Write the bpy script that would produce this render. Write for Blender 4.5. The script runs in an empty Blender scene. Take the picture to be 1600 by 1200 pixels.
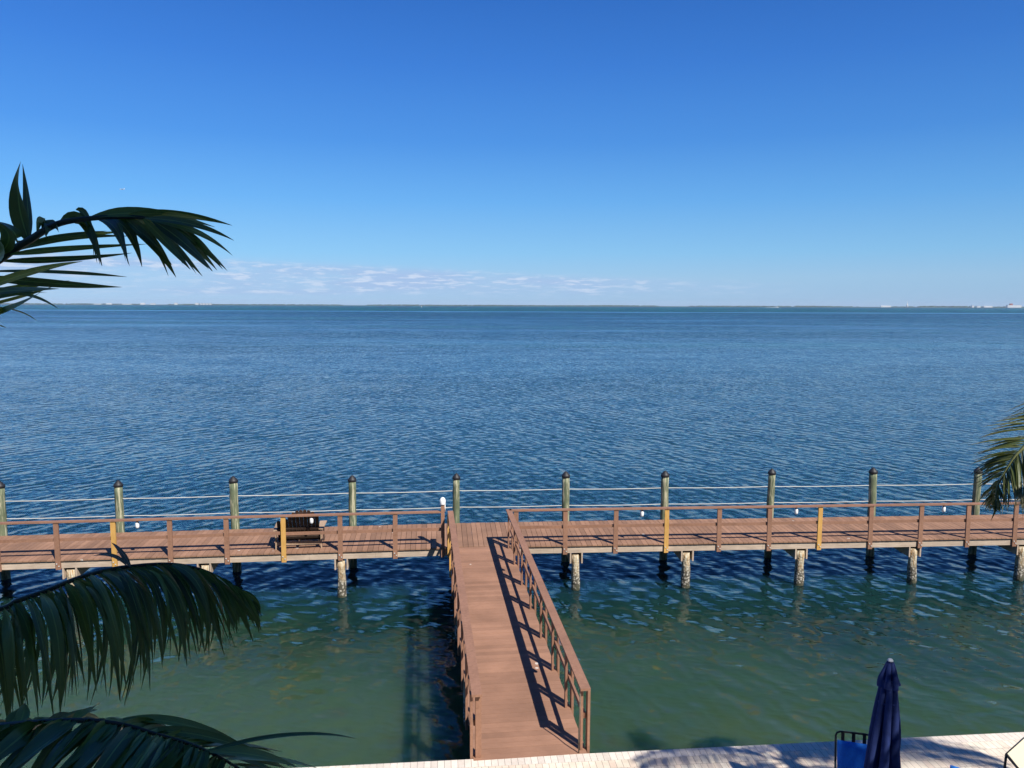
import bpy, math, random
from math import sin, cos, pi, radians, sqrt, atan2, exp
from mathutils import Vector, Matrix, noise as mnoise
random.seed(11)
SC = bpy.context.scene
COL = SC.collection
SC_EXP = .6
HAZE = 3e-5
WATER_Z, DECK_Z = 0.0, 1.35
EYE = Vector((0, 0, 8.15))
SUN_TO = Vector((.58, -.77, 1.05)).normalized()      # towards the sun

# ------------------------------------------------------------------ materials
MATS = {}
def mat(name):
    m = bpy.data.materials.new(name); m.use_nodes = True
    nt = m.node_tree; b = nt.nodes['Principled BSDF']
    MATS[name] = m
    return m, nt, b
def N(nt, typ, **kw):
    n = nt.nodes.new(typ)
    for k, v in kw.items():
        if k.startswith('i_'): n.inputs[k[2:].replace('_', ' ')].default_value = v
        else: setattr(n, k, v)
    return n
def Lk(nt, a, b): nt.links.new(a, b)
def ramp(nt, stops, fac, interp='LINEAR'):
    r = N(nt, 'ShaderNodeValToRGB'); r.color_ramp.interpolation = interp
    e = r.color_ramp.elements
    while len(e) < len(stops): e.new(.5)
    for i, (p, c) in enumerate(stops):
        e[i].position = p; e[i].color = (*c, 1) if len(c) == 3 else c
    Lk(nt, fac, r.inputs[0]); return r
def mixc(nt, fac, a, b, mode='MIX'):
    m = N(nt, 'ShaderNodeMix', data_type='RGBA', blend_type=mode)
    for s, v in ((m.inputs[0], fac), (m.inputs[6], a), (m.inputs[7], b)):
        if hasattr(v, 'links'): Lk(nt, v, s)
        elif isinstance(v, (int, float)): s.default_value = v
        else: s.default_value = (*v, 1)
    return m.outputs[2]
def math_(nt, op, a, b=0.0, c=None):
    m = N(nt, 'ShaderNodeMath', operation=op)
    for i, v in enumerate((a, b) if c is None else (a, b, c)):
        if hasattr(v, 'links'): Lk(nt, v, m.inputs[i])
        else: m.inputs[i].default_value = v
    return m.outputs[0]
def noise(nt, vec, scale, detail=3, rough=.55, dist=0.0):
    n = N(nt, 'ShaderNodeTexNoise'); n.inputs['Scale'].default_value = scale
    n.inputs['Detail'].default_value = detail; n.inputs['Roughness'].default_value = rough
    n.inputs['Distortion'].default_value = dist
    if vec is not None: Lk(nt, vec, n.inputs['Vector'])
    return n.outputs['Fac']
def pos(nt, scale=(1, 1, 1), obj=False):
    if obj:
        g = N(nt, 'ShaderNodeTexCoord').outputs['Object']
    else:
        g = N(nt, 'ShaderNodeNewGeometry').outputs['Position']
    m = N(nt, 'ShaderNodeMapping'); m.inputs['Scale'].default_value = scale
    Lk(nt, g, m.inputs['Vector']); return m.outputs[0]

def wood(name, c1, c2, grain_axis=(1, 1, 1), scale=6, rough=.75, island=.25, spots=0.0, bump=.25, stain=.3, streak=None):
    m, nt, b = mat(name)
    v = pos(nt, grain_axis)
    g = noise(nt, v, scale, 5, .65, .4)
    base = ramp(nt, [(.3, c1), (.7, c2)], g).outputs[0]
    ri = N(nt, 'ShaderNodeNewGeometry').outputs['Random Per Island']
    f = math_(nt, 'MULTIPLY_ADD', ri, island * 2, 1 - island)
    mul = N(nt, 'ShaderNodeVectorMath', operation='SCALE'); Lk(nt, base, mul.inputs[0]); Lk(nt, f, mul.inputs['Scale'])
    col = mul.outputs[0]
    st = noise(nt, pos(nt), 1.3, 4, .6)
    dark = ramp(nt, [(.35, (1 - stain,) * 3), (.65, (1, 1, 1))], st).outputs[0]
    col = mixc(nt, 1.0, col, dark, 'MULTIPLY')
    if streak:
        sv = noise(nt, pos(nt, (9, 9, .8)), 1.6, 4, .7)
        sf = ramp(nt, [(.5, (0, 0, 0)), (.62, (1, 1, 1))], sv).outputs[0]
        col = mixc(nt, sf, col, streak)
    if spots:
        vo = N(nt, 'ShaderNodeTexVoronoi', feature='F1'); vo.inputs['Scale'].default_value = 2.0
        Lk(nt, pos(nt, (1, 1.0, .2)), vo.inputs['Vector'])
        wob = noise(nt, pos(nt), 22, 3)
        d = math_(nt, 'ADD', vo.outputs['Distance'], math_(nt, 'MULTIPLY', wob, .11))
        pick = N(nt, 'ShaderNodeSeparateColor'); Lk(nt, vo.outputs['Color'], pick.inputs[0])
        th = math_(nt, 'MULTIPLY', math_(nt, 'POWER', pick.outputs[0], 3.0), .075 * spots)
        s = math_(nt, 'LESS_THAN', d, math_(nt, 'ADD', th, .066))
        col = mixc(nt, math_(nt, 'MULTIPLY', s, .8), col, (.62, .56, .48))
    Lk(nt, col, b.inputs['Base Color'])
    b.inputs['Roughness'].default_value = rough
    b.inputs['Specular IOR Level'].default_value = .3
    bp = N(nt, 'ShaderNodeBump'); bp.inputs['Strength'].default_value = bump; bp.inputs['Distance'].default_value = .01
    Lk(nt, g, bp.inputs['Height']); Lk(nt, bp.outputs[0], b.inputs['Normal'])
    return m

def plain(name, c, rough=.5, metal=0.0, var=.15, scale=20, bump=.1, spec=.5):
    m, nt, b = mat(name)
    n = noise(nt, pos(nt, obj=True), scale, 4)
    col = ramp(nt, [(.3, tuple(x * (1 - var) for x in c)), (.7, tuple(min(1, x * (1 + var)) for x in c))], n).outputs[0]
    Lk(nt, col, b.inputs['Base Color'])
    b.inputs['Roughness'].default_value = rough; b.inputs['Metallic'].default_value = metal
    b.inputs['Specular IOR Level'].default_value = spec
    bp = N(nt, 'ShaderNodeBump'); bp.inputs['Strength'].default_value = bump; bp.inputs['Distance'].default_value = .004
    Lk(nt, n, bp.inputs['Height']); Lk(nt, bp.outputs[0], b.inputs['Normal'])
    return m

M_deck = wood('composite_deck', (.265, .142, .086), (.335, .192, .120), (2, 14, 2), 5, .8, .17, spots=1.3, stain=.24)
M_walk = wood('walkway_deck', (.285, .150, .092), (.345, .188, .120), (2, 30, 2), 3, .8, .12, spots=1.2, stain=.22)
M_rail = wood('brown_rail', (.24, .125, .078), (.33, .175, .112), (3, 3, 3), 6, .7, .12, stain=.2)
M_fascia = wood('weathered_fascia', (.38, .29, .21), (.60, .48, .37), (.6, 3, 14), 4, .85, .12, stain=.25)
M_yellow = wood('new_pine', (.50, .27, .065), (.62, .36, .11), (6, 6, 1), 6, .7, .08, stain=.15)
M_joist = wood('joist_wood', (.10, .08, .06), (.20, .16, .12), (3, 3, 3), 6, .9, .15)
M_pile = wood('green_pile', (.085, .12, .07), (.19, .21, .125), (7, 7, .7), 3, .85, .12, streak=(.42, .40, .27), bump=.5)
M_chairwood = wood('dark_chair_wood', (.040, .024, .018), (.095, .062, .045), (3, 3, 3), 8, .6, .3, stain=.3)
M_chairpale = wood('pale_chair_wood', (.34, .22, .14), (.50, .36, .24), (3, 3, 3), 8, .8, .1)

# barnacled front pile: tan wood on top, barnacle crust down to the waterline
def barnacle():
    m, nt, b = mat('barnacle_pile')
    g = N(nt, 'ShaderNodeNewGeometry').outputs['Position']
    sx = N(nt, 'ShaderNodeSeparateXYZ'); Lk(nt, g, sx.inputs[0])
    grain = noise(nt, pos(nt, (8, 8, 1)), 4, 4)
    top = ramp(nt, [(.38, (.34, .20, .08)), (.6, (.52, .48, .36))], grain).outputs[0]
    vo = N(nt, 'ShaderNodeTexVoronoi'); vo.inputs['Scale'].default_value = 17; Lk(nt, g, vo.inputs['Vector'])
    crust = ramp(nt, [(.08, (.66, .63, .56)), (.32, (.34, .31, .25)), (.6, (.08, .07, .05))], vo.outputs['Distance']).outputs[0]
    h = math_(nt, 'ADD', sx.outputs[2], math_(nt, 'MULTIPLY', noise(nt, g, 6, 3), .5))
    f = N(nt, 'ShaderNodeMapRange'); f.inputs[1].default_value = .95; f.inputs[2].default_value = .65; Lk(nt, h, f.inputs[0])
    col = mixc(nt, f.outputs[0], top, crust)
    f2 = N(nt, 'ShaderNodeMapRange'); f2.inputs[1].default_value = .40; f2.inputs[2].default_value = .28; Lk(nt, h, f2.inputs[0])
    col = mixc(nt, f2.outputs[0], col, (.06, .06, .035))
    Lk(nt, col, b.inputs['Base Color']); b.inputs['Roughness'].default_value = .9
    bp = N(nt, 'ShaderNodeBump'); bp.inputs['Strength'].default_value = .8; bp.inputs['Distance'].default_value = .02
    bp.invert = True
    Lk(nt, vo.outputs['Distance'], bp.inputs['Height']); Lk(nt, bp.outputs[0], b.inputs['Normal'])
    return m
M_barn = barnacle()
M_cap = plain('black_pile_cap', (.014, .014, .016), .55, bump=.4)
M_rope = plain('white_rope', (.50, .50, .46), .8, scale=60)
M_white = plain('white_lamp_glass', (.85, .85, .83), .25, var=.04)
M_blackmetal = plain('black_iron', (.018, .017, .017), .45, .3)
M_bluecush = plain('bright_blue_cushion', (.004, .15, .58), .85, var=.1, scale=40)
M_navy = plain('navy_canvas', (.019, .033, .120), .9, var=.22, scale=14, bump=.5, spec=.2)
M_sling = plain('beige_sling', (.55, .50, .36), .8, var=.06, scale=120)
M_conc = plain('seawall_concrete', (.32, .30, .26), .9, var=.25, scale=3, bump=.5)
M_stucco = plain('stucco', (.62, .58, .50), .9, var=.06, scale=4)
M_glass = plain('dark_glass', (.03, .04, .05), .08, var=.05)
M_farwhite = plain('far_white', (.55, .56, .56), .7, var=.03, scale=.02)
M_fargrey = plain('far_grey', (.45, .47, .50), .8, var=.05, scale=.02)
M_farred = plain('far_red', (.30, .10, .07), .8, var=.05, scale=.02)
M_farveg = plain('far_trees', (.05, .085, .06), .95, var=.4, scale=.01, bump=0)
M_farland = plain('far_land', (.08, .105, .095), .95, var=.3, scale=.01, bump=0)
M_foam = plain('boat_wake', (.75, .78, .8), .9, var=.1)

def leaf(name, c1, c2, trans=.35, rough=.42, tipc=None):
    m, nt, b = mat(name)
    uv = N(nt, 'ShaderNodeUVMap'); uv.uv_map = 'UVMap'
    mp = N(nt, 'ShaderNodeMapping'); mp.inputs['Scale'].default_value = (26, 1.2, 1); Lk(nt, uv.outputs[0], mp.inputs[0])
    s = noise(nt, mp.outputs[0], 1.0, 3)
    n2 = noise(nt, pos(nt), 6, 3)
    ri = N(nt, 'ShaderNodeNewGeometry').outputs['Random Per Island']
    f = math_(nt, 'ADD', math_(nt, 'MULTIPLY', s, .40), math_(nt, 'MULTIPLY', ri, .6))
    f = math_(nt, 'ADD', f, math_(nt, 'MULTIPLY', n2, .2))
    col = ramp(nt, [(.25, c1), (.8, c2)], f).outputs[0]
    sxm = N(nt, 'ShaderNodeSeparateXYZ'); Lk(nt, uv.outputs[0], sxm.inputs[0])
    rib = math_(nt, 'LESS_THAN', math_(nt, 'ABSOLUTE', math_(nt, 'SUBTRACT', sxm.outputs[0], .5)), .045)
    col = mixc(nt, math_(nt, 'MULTIPLY', rib, .5), col, tuple(min(1, c * 2.2 + .02) for c in c2))
    if tipc:
        sx = N(nt, 'ShaderNodeSeparateXYZ'); Lk(nt, uv.outputs[0], sx.inputs[0])
        tf = N(nt, 'ShaderNodeMapRange'); tf.inputs[1].default_value = .55; tf.inputs[2].default_value = 1.05
        Lk(nt, sx.outputs[1], tf.inputs[0])
        col = mixc(nt, tf.outputs[0], col, tipc)
    Lk(nt, col, b.inputs['Base Color'])
    b.inputs['Roughness'].default_value = rough; b.inputs['Specular IOR Level'].default_value = .5
    bp = N(nt, 'ShaderNodeBump'); bp.inputs['Strength'].default_value = .35; bp.inputs['Distance'].default_value = .002
    Lk(nt, s, bp.inputs['Height']); Lk(nt, bp.outputs[0], b.inputs['Normal'])
    t = N(nt, 'ShaderNodeBsdfTranslucent'); tc = mixc(nt, .5, col, (.18, .22, .02)); Lk(nt, tc, t.inputs[0])
    mx = N(nt, 'ShaderNodeMixShader'); mx.inputs[0].default_value = trans
    Lk(nt, b.outputs[0], mx.inputs[1]); Lk(nt, t.outputs[0], mx.inputs[2])
    Lk(nt, mx.outputs[0], nt.nodes['Material Output'].inputs[0])
    return m
M_leaf = leaf('dark_palm_leaf', (.032, .068, .016), (.15, .24, .050), .14, .38, tipc=(.15, .17, .03))
M_leafy = leaf('yellow_palm_leaf', (.26, .30, .03), (.55, .52, .10), .3)
M_leafgrey = leaf('grey_dry_leaf', (.09, .11, .12), (.20, .23, .24), .1, .6)
M_coco = leaf('coconut_leaf', (.035, .06, .012), (.12, .13, .035), .25, tipc=(.20, .16, .07))
M_rachis = plain('rachis_green', (.10, .11, .03), .5)
M_rachisdark = plain('rachis_dark', (.025, .035, .018), .5)
M_trunk = wood('palm_trunk', (.16, .13, .10), (.30, .26, .20), (2, 2, 14), 3, .9, .1, bump=.8)

# pavers
def paver():
    m, nt, b = mat('cream_pavers')
    g = N(nt, 'ShaderNodeTexCoord').outputs['Object']
    def brick(sc, row, bw):
        t = N(nt, 'ShaderNodeTexBrick'); Lk(nt, sc, t.inputs['Vector'])
        t.inputs['Scale'].default_value = 1; t.inputs['Row Height'].default_value = row; t.inputs['Brick Width'].default_value = bw
        t.inputs['Mortar Size'].default_value = .0045; t.inputs['Mortar Smooth'].default_value = .3
        t.inputs['Color1'].default_value = (.78, .70, .57, 1); t.inputs['Color2'].default_value = (.72, .57, .46, 1)
        t.inputs['Mortar'].default_value = (.36, .30, .25, 1); t.inputs['Bias'].default_value = -.25
        return t
    t1 = brick(g, .2, .1)      # soldier course along the edge is a separate part; this is the field
    n = noise(nt, g, 7, 4); n2 = noise(nt, g, .9, 3)
    c = mixc(nt, 1, t1.outputs['Color'], ramp(nt, [(.3, (.86, .84, .80)), (.7, (1.05, 1.03, 1.0))], n).outputs[0], 'MULTIPLY')
    c = mixc(nt, 1, c, ramp(nt, [(.35, (.86, .85, .84)), (.6, (1, 1, 1))], n2).outputs[0], 'MULTIPLY')
    Lk(nt, c, b.inputs['Base Color']); b.inputs['Roughness'].default_value = .85
    bp = N(nt, 'ShaderNodeBump'); bp.inputs['Strength'].default_value = .5; bp.inputs['Distance'].default_value = .004; bp.invert = True
    Lk(nt, t1.outputs['Fac'], bp.inputs['Height']); Lk(nt, bp.outputs[0], b.inputs['Normal'])
    return m
M_paver = paver()
M_coping = wood('coping_pavers', (.66, .57, .48), (.74, .66, .56), (3, 3, 3), 6, .85, .10, stain=.12)

# ------------------------------------------------------------------ water
def water():
    m, nt, b = mat('bay_water')
    P = N(nt, 'ShaderNodeNewGeometry').outputs['Position']
    sep = N(nt, 'ShaderNodeSeparateXYZ'); Lk(nt, P, sep.inputs[0])
    X, Y = sep.outputs[0], sep.outputs[1]
    def field(ang, wl, stretch, detail, seed, rough=.5):
        d = (cos(ang), sin(ang)); p = (-d[1], d[0])
        u = math_(nt, 'ADD', math_(nt, 'MULTIPLY', X, d[0] / wl), math_(nt, 'MULTIPLY', Y, d[1] / wl))
        v = math_(nt, 'ADD', math_(nt, 'MULTIPLY', X, p[0] / wl / stretch), math_(nt, 'MULTIPLY', Y, p[1] / wl / stretch))
        c = N(nt, 'ShaderNodeCombineXYZ'); Lk(nt, u, c.inputs[0]); Lk(nt, v, c.inputs[1]); c.inputs[2].default_value = seed
        n = N(nt, 'ShaderNodeTexNoise', noise_dimensions='2D' if False else '3D')
        n.inputs['Scale'].default_value = 1; n.inputs['Detail'].default_value = detail; n.inputs['Roughness'].default_value = rough
        n.inputs['Distortion'].default_value = .35
        Lk(nt, c.outputs[0], n.inputs['Vector'])
        return math_(nt, 'SUBTRACT', n.outputs['Fac'], .5)
    SX = SY = None
    #        angle, wavelength, stretch, amp, detail
    WAVES = [(12, 1.2, 2.6, .12, 1), (-35, .34, 3.4, .20, 2), (62, .28, 3.6, .20, 2), (104, .36, 3.2, .20, 2), (74, .09, 3.4, .34, 1), (95, 4.0, 2.0, .10, 1)]
    for i, (a, wl, st, amp, det) in enumerate(WAVES):
        f = field(radians(a), wl, st, det, i * 7.3)
        fx = math_(nt, 'MULTIPLY', f, amp * cos(radians(a))); fy = math_(nt, 'MULTIPLY', f, amp * sin(radians(a)))
        SX = fx if SX is None else math_(nt, 'ADD', SX, fx); SY = fy if SY is None else math_(nt, 'ADD', SY, fy)
    # trains of small wind ripples, wobbling and fading in and out
    wr = N(nt, 'ShaderNodeMapRange', interpolation_type='SMOOTHSTEP'); wr.inputs[1].default_value = -16; wr.inputs[2].default_value = 6; wr.inputs[3].default_value = .25; wr.inputs[4].default_value = 1.0; Lk(nt, X, wr.inputs[0])
    wl_ = math_(nt, 'SUBTRACT', 1.25, wr.outputs[0])
    for a, wl, amp_, seed, side in ((38, .86, .074, 21.0, 1), (31, .46, .066, 33.0, 1), (-40, .82, .074, 41.0, -1), (-33, .45, .066, 52.0, -1), (98, .60, .042, 47.0, 0), (12, .27, .036, 55.0, 0), (76, .21, .036, 63.0, 0)):
        d = (cos(radians(a)), sin(radians(a)))
        u = math_(nt, 'ADD', math_(nt, 'MULTIPLY', X, d[0] * 2 * pi / wl), math_(nt, 'MULTIPLY', Y, d[1] * 2 * pi / wl))
        def n3(sc, sd_):
            c = N(nt, 'ShaderNodeCombineXYZ'); Lk(nt, math_(nt, 'MULTIPLY', X, sc), c.inputs[0]); Lk(nt, math_(nt, 'MULTIPLY', Y, sc), c.inputs[1]); c.inputs[2].default_value = sd_
            return noise(nt, c.outputs[0], 1, 2, .5)
        ph = math_(nt, 'MULTIPLY', n3(.42 / wl, seed), 13.0)
        am = N(nt, 'ShaderNodeMapRange'); am.inputs[1].default_value = .38; am.inputs[2].default_value = .68; am.inputs[3].default_value = .15; am.inputs[4].default_value = 1.9; Lk(nt, n3(.42 / wl, seed + 3), am.inputs[0])
        f = math_(nt, 'MULTIPLY', math_(nt, 'SINE', math_(nt, 'ADD', u, ph)), am.outputs[0])
        if side: f = math_(nt, 'MULTIPLY', f, wr.outputs[0] if side > 0 else wl_)
        SX = math_(nt, 'ADD', SX, math_(nt, 'MULTIPLY', f, amp_ * d[0])); SY = math_(nt, 'ADD', SY, math_(nt, 'MULTIPLY', f, amp_ * d[1]))
    # wind patches (calmer / rougher water), stretched across the bay
    def patch(sx, sy, detail=3, seed=0.0, rough=.55):
        c = N(nt, 'ShaderNodeCombineXYZ'); Lk(nt, math_(nt, 'MULTIPLY', X, sx), c.inputs[0]); Lk(nt, math_(nt, 'MULTIPLY', Y, sy), c.inputs[1]); c.inputs[2].default_value = seed
        return noise(nt, c.outputs[0], 1, detail, rough)
    pt = patch(.006, .022, 4, 3.1)
    amp = N(nt, 'ShaderNodeMapRange'); amp.inputs[1].default_value = .35; amp.inputs[2].default_value = .65; amp.inputs[3].default_value = .66; amp.inputs[4].default_value = 1.25
    Lk(nt, pt, amp.inputs[0])
    # sheltered strip between seawall and boardwalk is calmer
    calm = N(nt, 'ShaderNodeMapRange', interpolation_type='SMOOTHSTEP'); calm.inputs[1].default_value = 13; calm.inputs[2].default_value = 23; calm.inputs[3].default_value = .63; calm.inputs[4].default_value = 1.0
    Lk(nt, Y, calm.inputs[0])
    A = math_(nt, 'MULTIPLY', amp.outputs[0], calm.outputs[0])
    # thin slick lines about a kilometre out
    wig = math_(nt, 'MULTIPLY', math_(nt, 'SUBTRACT', patch(.0012, .0006, 3, 9.0), .5), 160)
    Yw = math_(nt, 'ADD', Y, wig)
    def band(y0, half, soft):
        d = math_(nt, 'ABSOLUTE', math_(nt, 'SUBTRACT', Yw, y0))
        r = N(nt, 'ShaderNodeMapRange', interpolation_type='SMOOTHSTEP'); r.inputs[1].default_value = half; r.inputs[2].default_value = half + soft; r.inputs[3].default_value = 1; r.inputs[4].default_value = 0
        Lk(nt, d, r.inputs[0]); return r.outputs[0]
    slick = band(985, 30, 60)
    A = math_(nt, 'MULTIPLY', A, math_(nt, 'SUBTRACT', 1, math_(nt, 'MULTIPLY', slick, .60)))
    # beyond a few dozen metres the ripples hide each other's backs: only their near faces show
    lg = math_(nt, 'LOGARITHM', math_(nt, 'MAXIMUM', Y, 1.0), 10.0)
    fb = N(nt, 'ShaderNodeMapRange'); fb.inputs[1].default_value = 1.6; fb.inputs[2].default_value = 3.05; fb.inputs[3].default_value = 0.0; fb.inputs[4].default_value = .22; Lk(nt, lg, fb.inputs[0])
    cmb = N(nt, 'ShaderNodeCombineXYZ')
    Lk(nt, math_(nt, 'MULTIPLY', math_(nt, 'MULTIPLY', SX, A), -1), cmb.inputs[0])
    Lk(nt, math_(nt, 'MULTIPLY', math_(nt, 'MULTIPLY', math_(nt, 'ADD', SY, fb.outputs[0]), A), -1), cmb.inputs[1]); cmb.inputs[2].default_value = 1
    nz = N(nt, 'ShaderNodeVectorMath', operation='NORMALIZE'); Lk(nt, cmb.outputs[0], nz.inputs[0])
    Lk(nt, nz.outputs[0], b.inputs['Normal'])
    # body colour: green over the shallow sand by the seawall, blue where it deepens
    wob = math_(nt, 'MULTIPLY', math_(nt, 'SUBTRACT', patch(.16, .22, 4, 1.0), .5), 9)
    Yb = math_(nt, 'ADD', Y, wob)
    mr = N(nt, 'ShaderNodeMapRange'); mr.inputs[1].default_value = 8; mr.inputs[2].default_value = 40; Lk(nt, Yb, mr.inputs[0])
    near = ramp(nt, [(0.10, (.019, .036, .022)), (.16, (.037, .070, .029)), (.25, (.024, .058, .026)), (.36, (.007, .030, .026)), (.45, (.005, .026, .034)), (1, (.011, .042, .052))], mr.outputs[0]).outputs[0]
    # left shallows greyer and paler
    gx = N(nt, 'ShaderNodeMapRange'); gx.inputs[1].default_value = 1; gx.inputs[2].default_value = -5; Lk(nt, X, gx.inputs[0])
    gy = N(nt, 'ShaderNodeMapRange'); gy.inputs[1].default_value = 18; gy.inputs[2].default_value = 12; Lk(nt, Y, gy.inputs[0])
    near = mixc(nt, math_(nt, 'MULTIPLY', math_(nt, 'MULTIPLY', gx.outputs[0], gy.outputs[0]), .8), near, (.042, .078, .042))
    # weed patches on the bottom
    wd = ramp(nt, [(.60, (0, 0, 0)), (.72, (1, 1, 1))], patch(.75, .9, 4, 5.0)).outputs[0]
    wy = N(nt, 'ShaderNodeMapRange'); wy.inputs[1].default_value = 17; wy.inputs[2].default_value = 13; Lk(nt, Y, wy.inputs[0])
    near = mixc(nt, math_(nt, 'MULTIPLY', math_(nt, 'MULTIPLY', wd, wy.outputs[0]), .5), near, (.040, .046, .020))
    fy = N(nt, 'ShaderNodeMapRange', interpolation_type='SMOOTHSTEP'); fy.inputs[1].default_value = 1000; fy.inputs[2].default_value = 1120; Lk(nt, Yw, fy.inputs[0])
    col = mixc(nt, fy.outputs[0], near, (.008, .055, .038))
    pg = ramp(nt, [(.54, (0, 0, 0)), (.68, (1, 1, 1))], patch(.004, .016, 3, 17.0)).outputs[0]
    fgy = N(nt, 'ShaderNodeMapRange'); fgy.inputs[1].default_value = 60; fgy.inputs[2].default_value = 120; Lk(nt, Y, fgy.inputs[0])
    col = mixc(nt, math_(nt, 'MULTIPLY', math_(nt, 'MULTIPLY', pg, fgy.outputs[0]), .6), col, (.02, .085, .075))
    Lk(nt, col, b.inputs['Base Color'])
    rg = N(nt, 'ShaderNodeMapRange'); rg.inputs[1].default_value = 12; rg.inputs[2].default_value = 22; rg.inputs[3].default_value = .09; rg.inputs[4].default_value = .07; Lk(nt, Y, rg.inputs[0])
    Lk(nt, rg.outputs[0], b.inputs['Roughness']); b.inputs['IOR'].default_value = 1.333
    b.inputs['Subsurface Weight'].default_value = 1.0; b.inputs['Subsurface Radius'].default_value = (.5, 1.0, .8); b.inputs['Subsurface Scale'].default_value = 4.5
    b.subsurface_method = 'RANDOM_WALK'
    return m
M_water = water()

# ------------------------------------------------------------------ mesh helpers
class MB:
    def __init__(s): s.v = []; s.f = []; s.m = []; s.uv = {}; s.sm = []
    def quad(s, idx, mi=0, sm=False): s.f.append(idx); s.m.append(mi); s.sm.append(sm)
    def box(s, c, size, rz=0, mi=0, M=None):
        hx, hy, hz = size[0] / 2, size[1] / 2, size[2] / 2
        R = M if M is not None else Matrix.Rotation(rz, 3, 'Z')
        n = len(s.v); c = Vector(c)
        for z in (-hz, hz):
            for x, y in ((-hx, -hy), (hx, -hy), (hx, hy), (-hx, hy)):
                s.v.append(c + R @ Vector((x, y, z)))
        for q in ((0, 3, 2, 1), (4, 5, 6, 7), (0, 1, 5, 4), (1, 2, 6, 5), (2, 3, 7, 6), (3, 0, 4, 7)):
            s.quad(tuple(n + i for i in q), mi)
        return s
    def beam(s, a, b, w, h, up=(0, 0, 1), mi=0):
        a = Vector(a); b = Vector(b); d = b - a; L_ = d.length; d.normalize()
        side = d.cross(Vector(up)); side.normalize(); u = side.cross(d)
        M = Matrix((d, side, u)).transposed()
        return s.box((a + b) / 2, (L_, w, h), M=M, mi=mi)
    def prism(s, pts_bottom, pts_top, mi=0):
        n = len(s.v); k = len(pts_bottom)
        s.v += [Vector(p) for p in pts_bottom] + [Vector(p) for p in pts_top]
        s.quad(tuple(n + i for i in reversed(range(k))), mi); s.quad(tuple(n + k + i for i in range(k)), mi)
        for i in range(k): j = (i + 1) % k; s.quad((n + i, n + j, n + k + j, n + k + i), mi)
        return s
    def tube(s, pts, radii, n=10, mi=0, caps=True, smooth=True, wob=0.0):
        pts = [Vector(p) for p in pts]
        if not isinstance(radii, (list, tuple)): radii = [radii] * len(pts)
        rings = []; prev = None
        for i, p in enumerate(pts):
            t = (pts[min(i + 1, len(pts) - 1)] - pts[max(i - 1, 0)]).normalized()
            if prev is None:
                a = t.cross(Vector((0, 0, 1)));
                if a.length < .05: a = t.cross(Vector((0, 1, 0)))
            else: a = prev - t * prev.dot(t)
            a.normalize(); prev = a; bb = t.cross(a)
            r0 = len(s.v)
            for k in range(n):
                an = 2 * pi * k / n; rr = radii[i] * (1 + wob * mnoise.noise(p * 3 + Vector((cos(an), sin(an), 0)) * 1.3))
                s.v.append(p + (a * cos(an) + bb * sin(an)) * rr)
            rings.append(r0)
        for r0, r1 in zip(rings, rings[1:]):
            for k in range(n):
                j = (k + 1) % n; s.quad((r0 + k, r0 + j, r1 + j, r1 + k), mi, smooth)
        if caps:
            s.quad(tuple(rings[0] + k for k in reversed(range(n))), mi); s.quad(tuple(rings[-1] + k for k in range(n)), mi)
        return s
    def leaflet(s, p0, p1, p2, width, hint, mi=0, seg=9, fold=.22, wpos=.3, split=False):
        p0, p1, p2, hint = Vector(p0), Vector(p1), Vector(p2), Vector(hint)
        n0 = len(s.v)
        for i in range(seg + 1):
            t = i / seg
            p = p0 * (1 - t) ** 2 + p1 * 2 * t * (1 - t) + p2 * t * t
            d = ((p1 - p0) * (1 - t) + (p2 - p1) * t).normalized()
            sd = d.cross(hint); sd.normalize(); nn = sd.cross(d)
            if t < wpos: w = .25 + .75 * sin(t / wpos * pi / 2)
            else: w = max(.0, 1 - ((t - wpos) / (1 - wpos)) ** 1.9)
            if i == seg: w = .03
            w *= width / 2
            tw = .25 * sin(t * 3 + n0)
            a = sd * cos(tw) + nn * sin(tw)
            for u, o in ((0, -1), (.5, 0), (1, 1)):
                s.v.append(p + a * o * w + nn * (fold * w * (1 if o else -1)))
                s.uv[len(s.v) - 1] = (u, t)
        for i in range(seg):
            b = n0 + i * 3
            s.quad((b, b + 1, b + 4, b + 3), mi, True); s.quad((b + 1, b + 2, b + 5, b + 4), mi, True)
        return s
    def build(s, name, mats, parent=None, smooth=None):
        me = bpy.data.meshes.new(name)
        off = Vector((0, 0, 0))
        if parent is not None and parent.get('_world'): off = ORG[parent.name]
        elif parent is not None and parent.parent is not None and parent.parent.get('_world'): off = ORG[parent.parent.name]
        me.from_pydata([tuple(v - off) for v in s.v], [], s.f)
        if not isinstance(mats, (list, tuple)): mats = [mats]
        for m in mats: me.materials.append(m)
        me.polygons.foreach_set('material_index', s.m)
        me.polygons.foreach_set('use_smooth', [bool(x) for x in s.sm] if smooth is None else [smooth] * len(s.f))
        if s.uv:
            lay = me.uv_layers.new(name='UVMap')
            for lp in me.loops: lay.data[lp.index].uv = s.uv.get(lp.vertex_index, (0.5, 0))
        me.update()
        o = bpy.data.objects.new(name, me); COL.objects.link(o)
        if parent is not None: o.parent = parent
        return o
ORG = {}
def tag(o, label=None, cat=None, group=None, kind=None):
    if label: o['label'] = label
    if cat: o['category'] = cat
    if group: o['group'] = group
    if kind: o['kind'] = kind
    return o
def thing(name, label, cat, loc=(0, 0, 0), rz=0, group=None, world=False):
    """world=True: the parts are given in world coordinates and shifted to the thing's base"""
    o = bpy.data.objects.new(name, None); COL.objects.link(o); o.empty_display_size = .2
    o.location = loc; o.rotation_euler = (0, 0, rz)
    if world: o['_world'] = True; ORG[o.name] = Vector(loc)
    return tag(o, label, cat, group)
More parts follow.
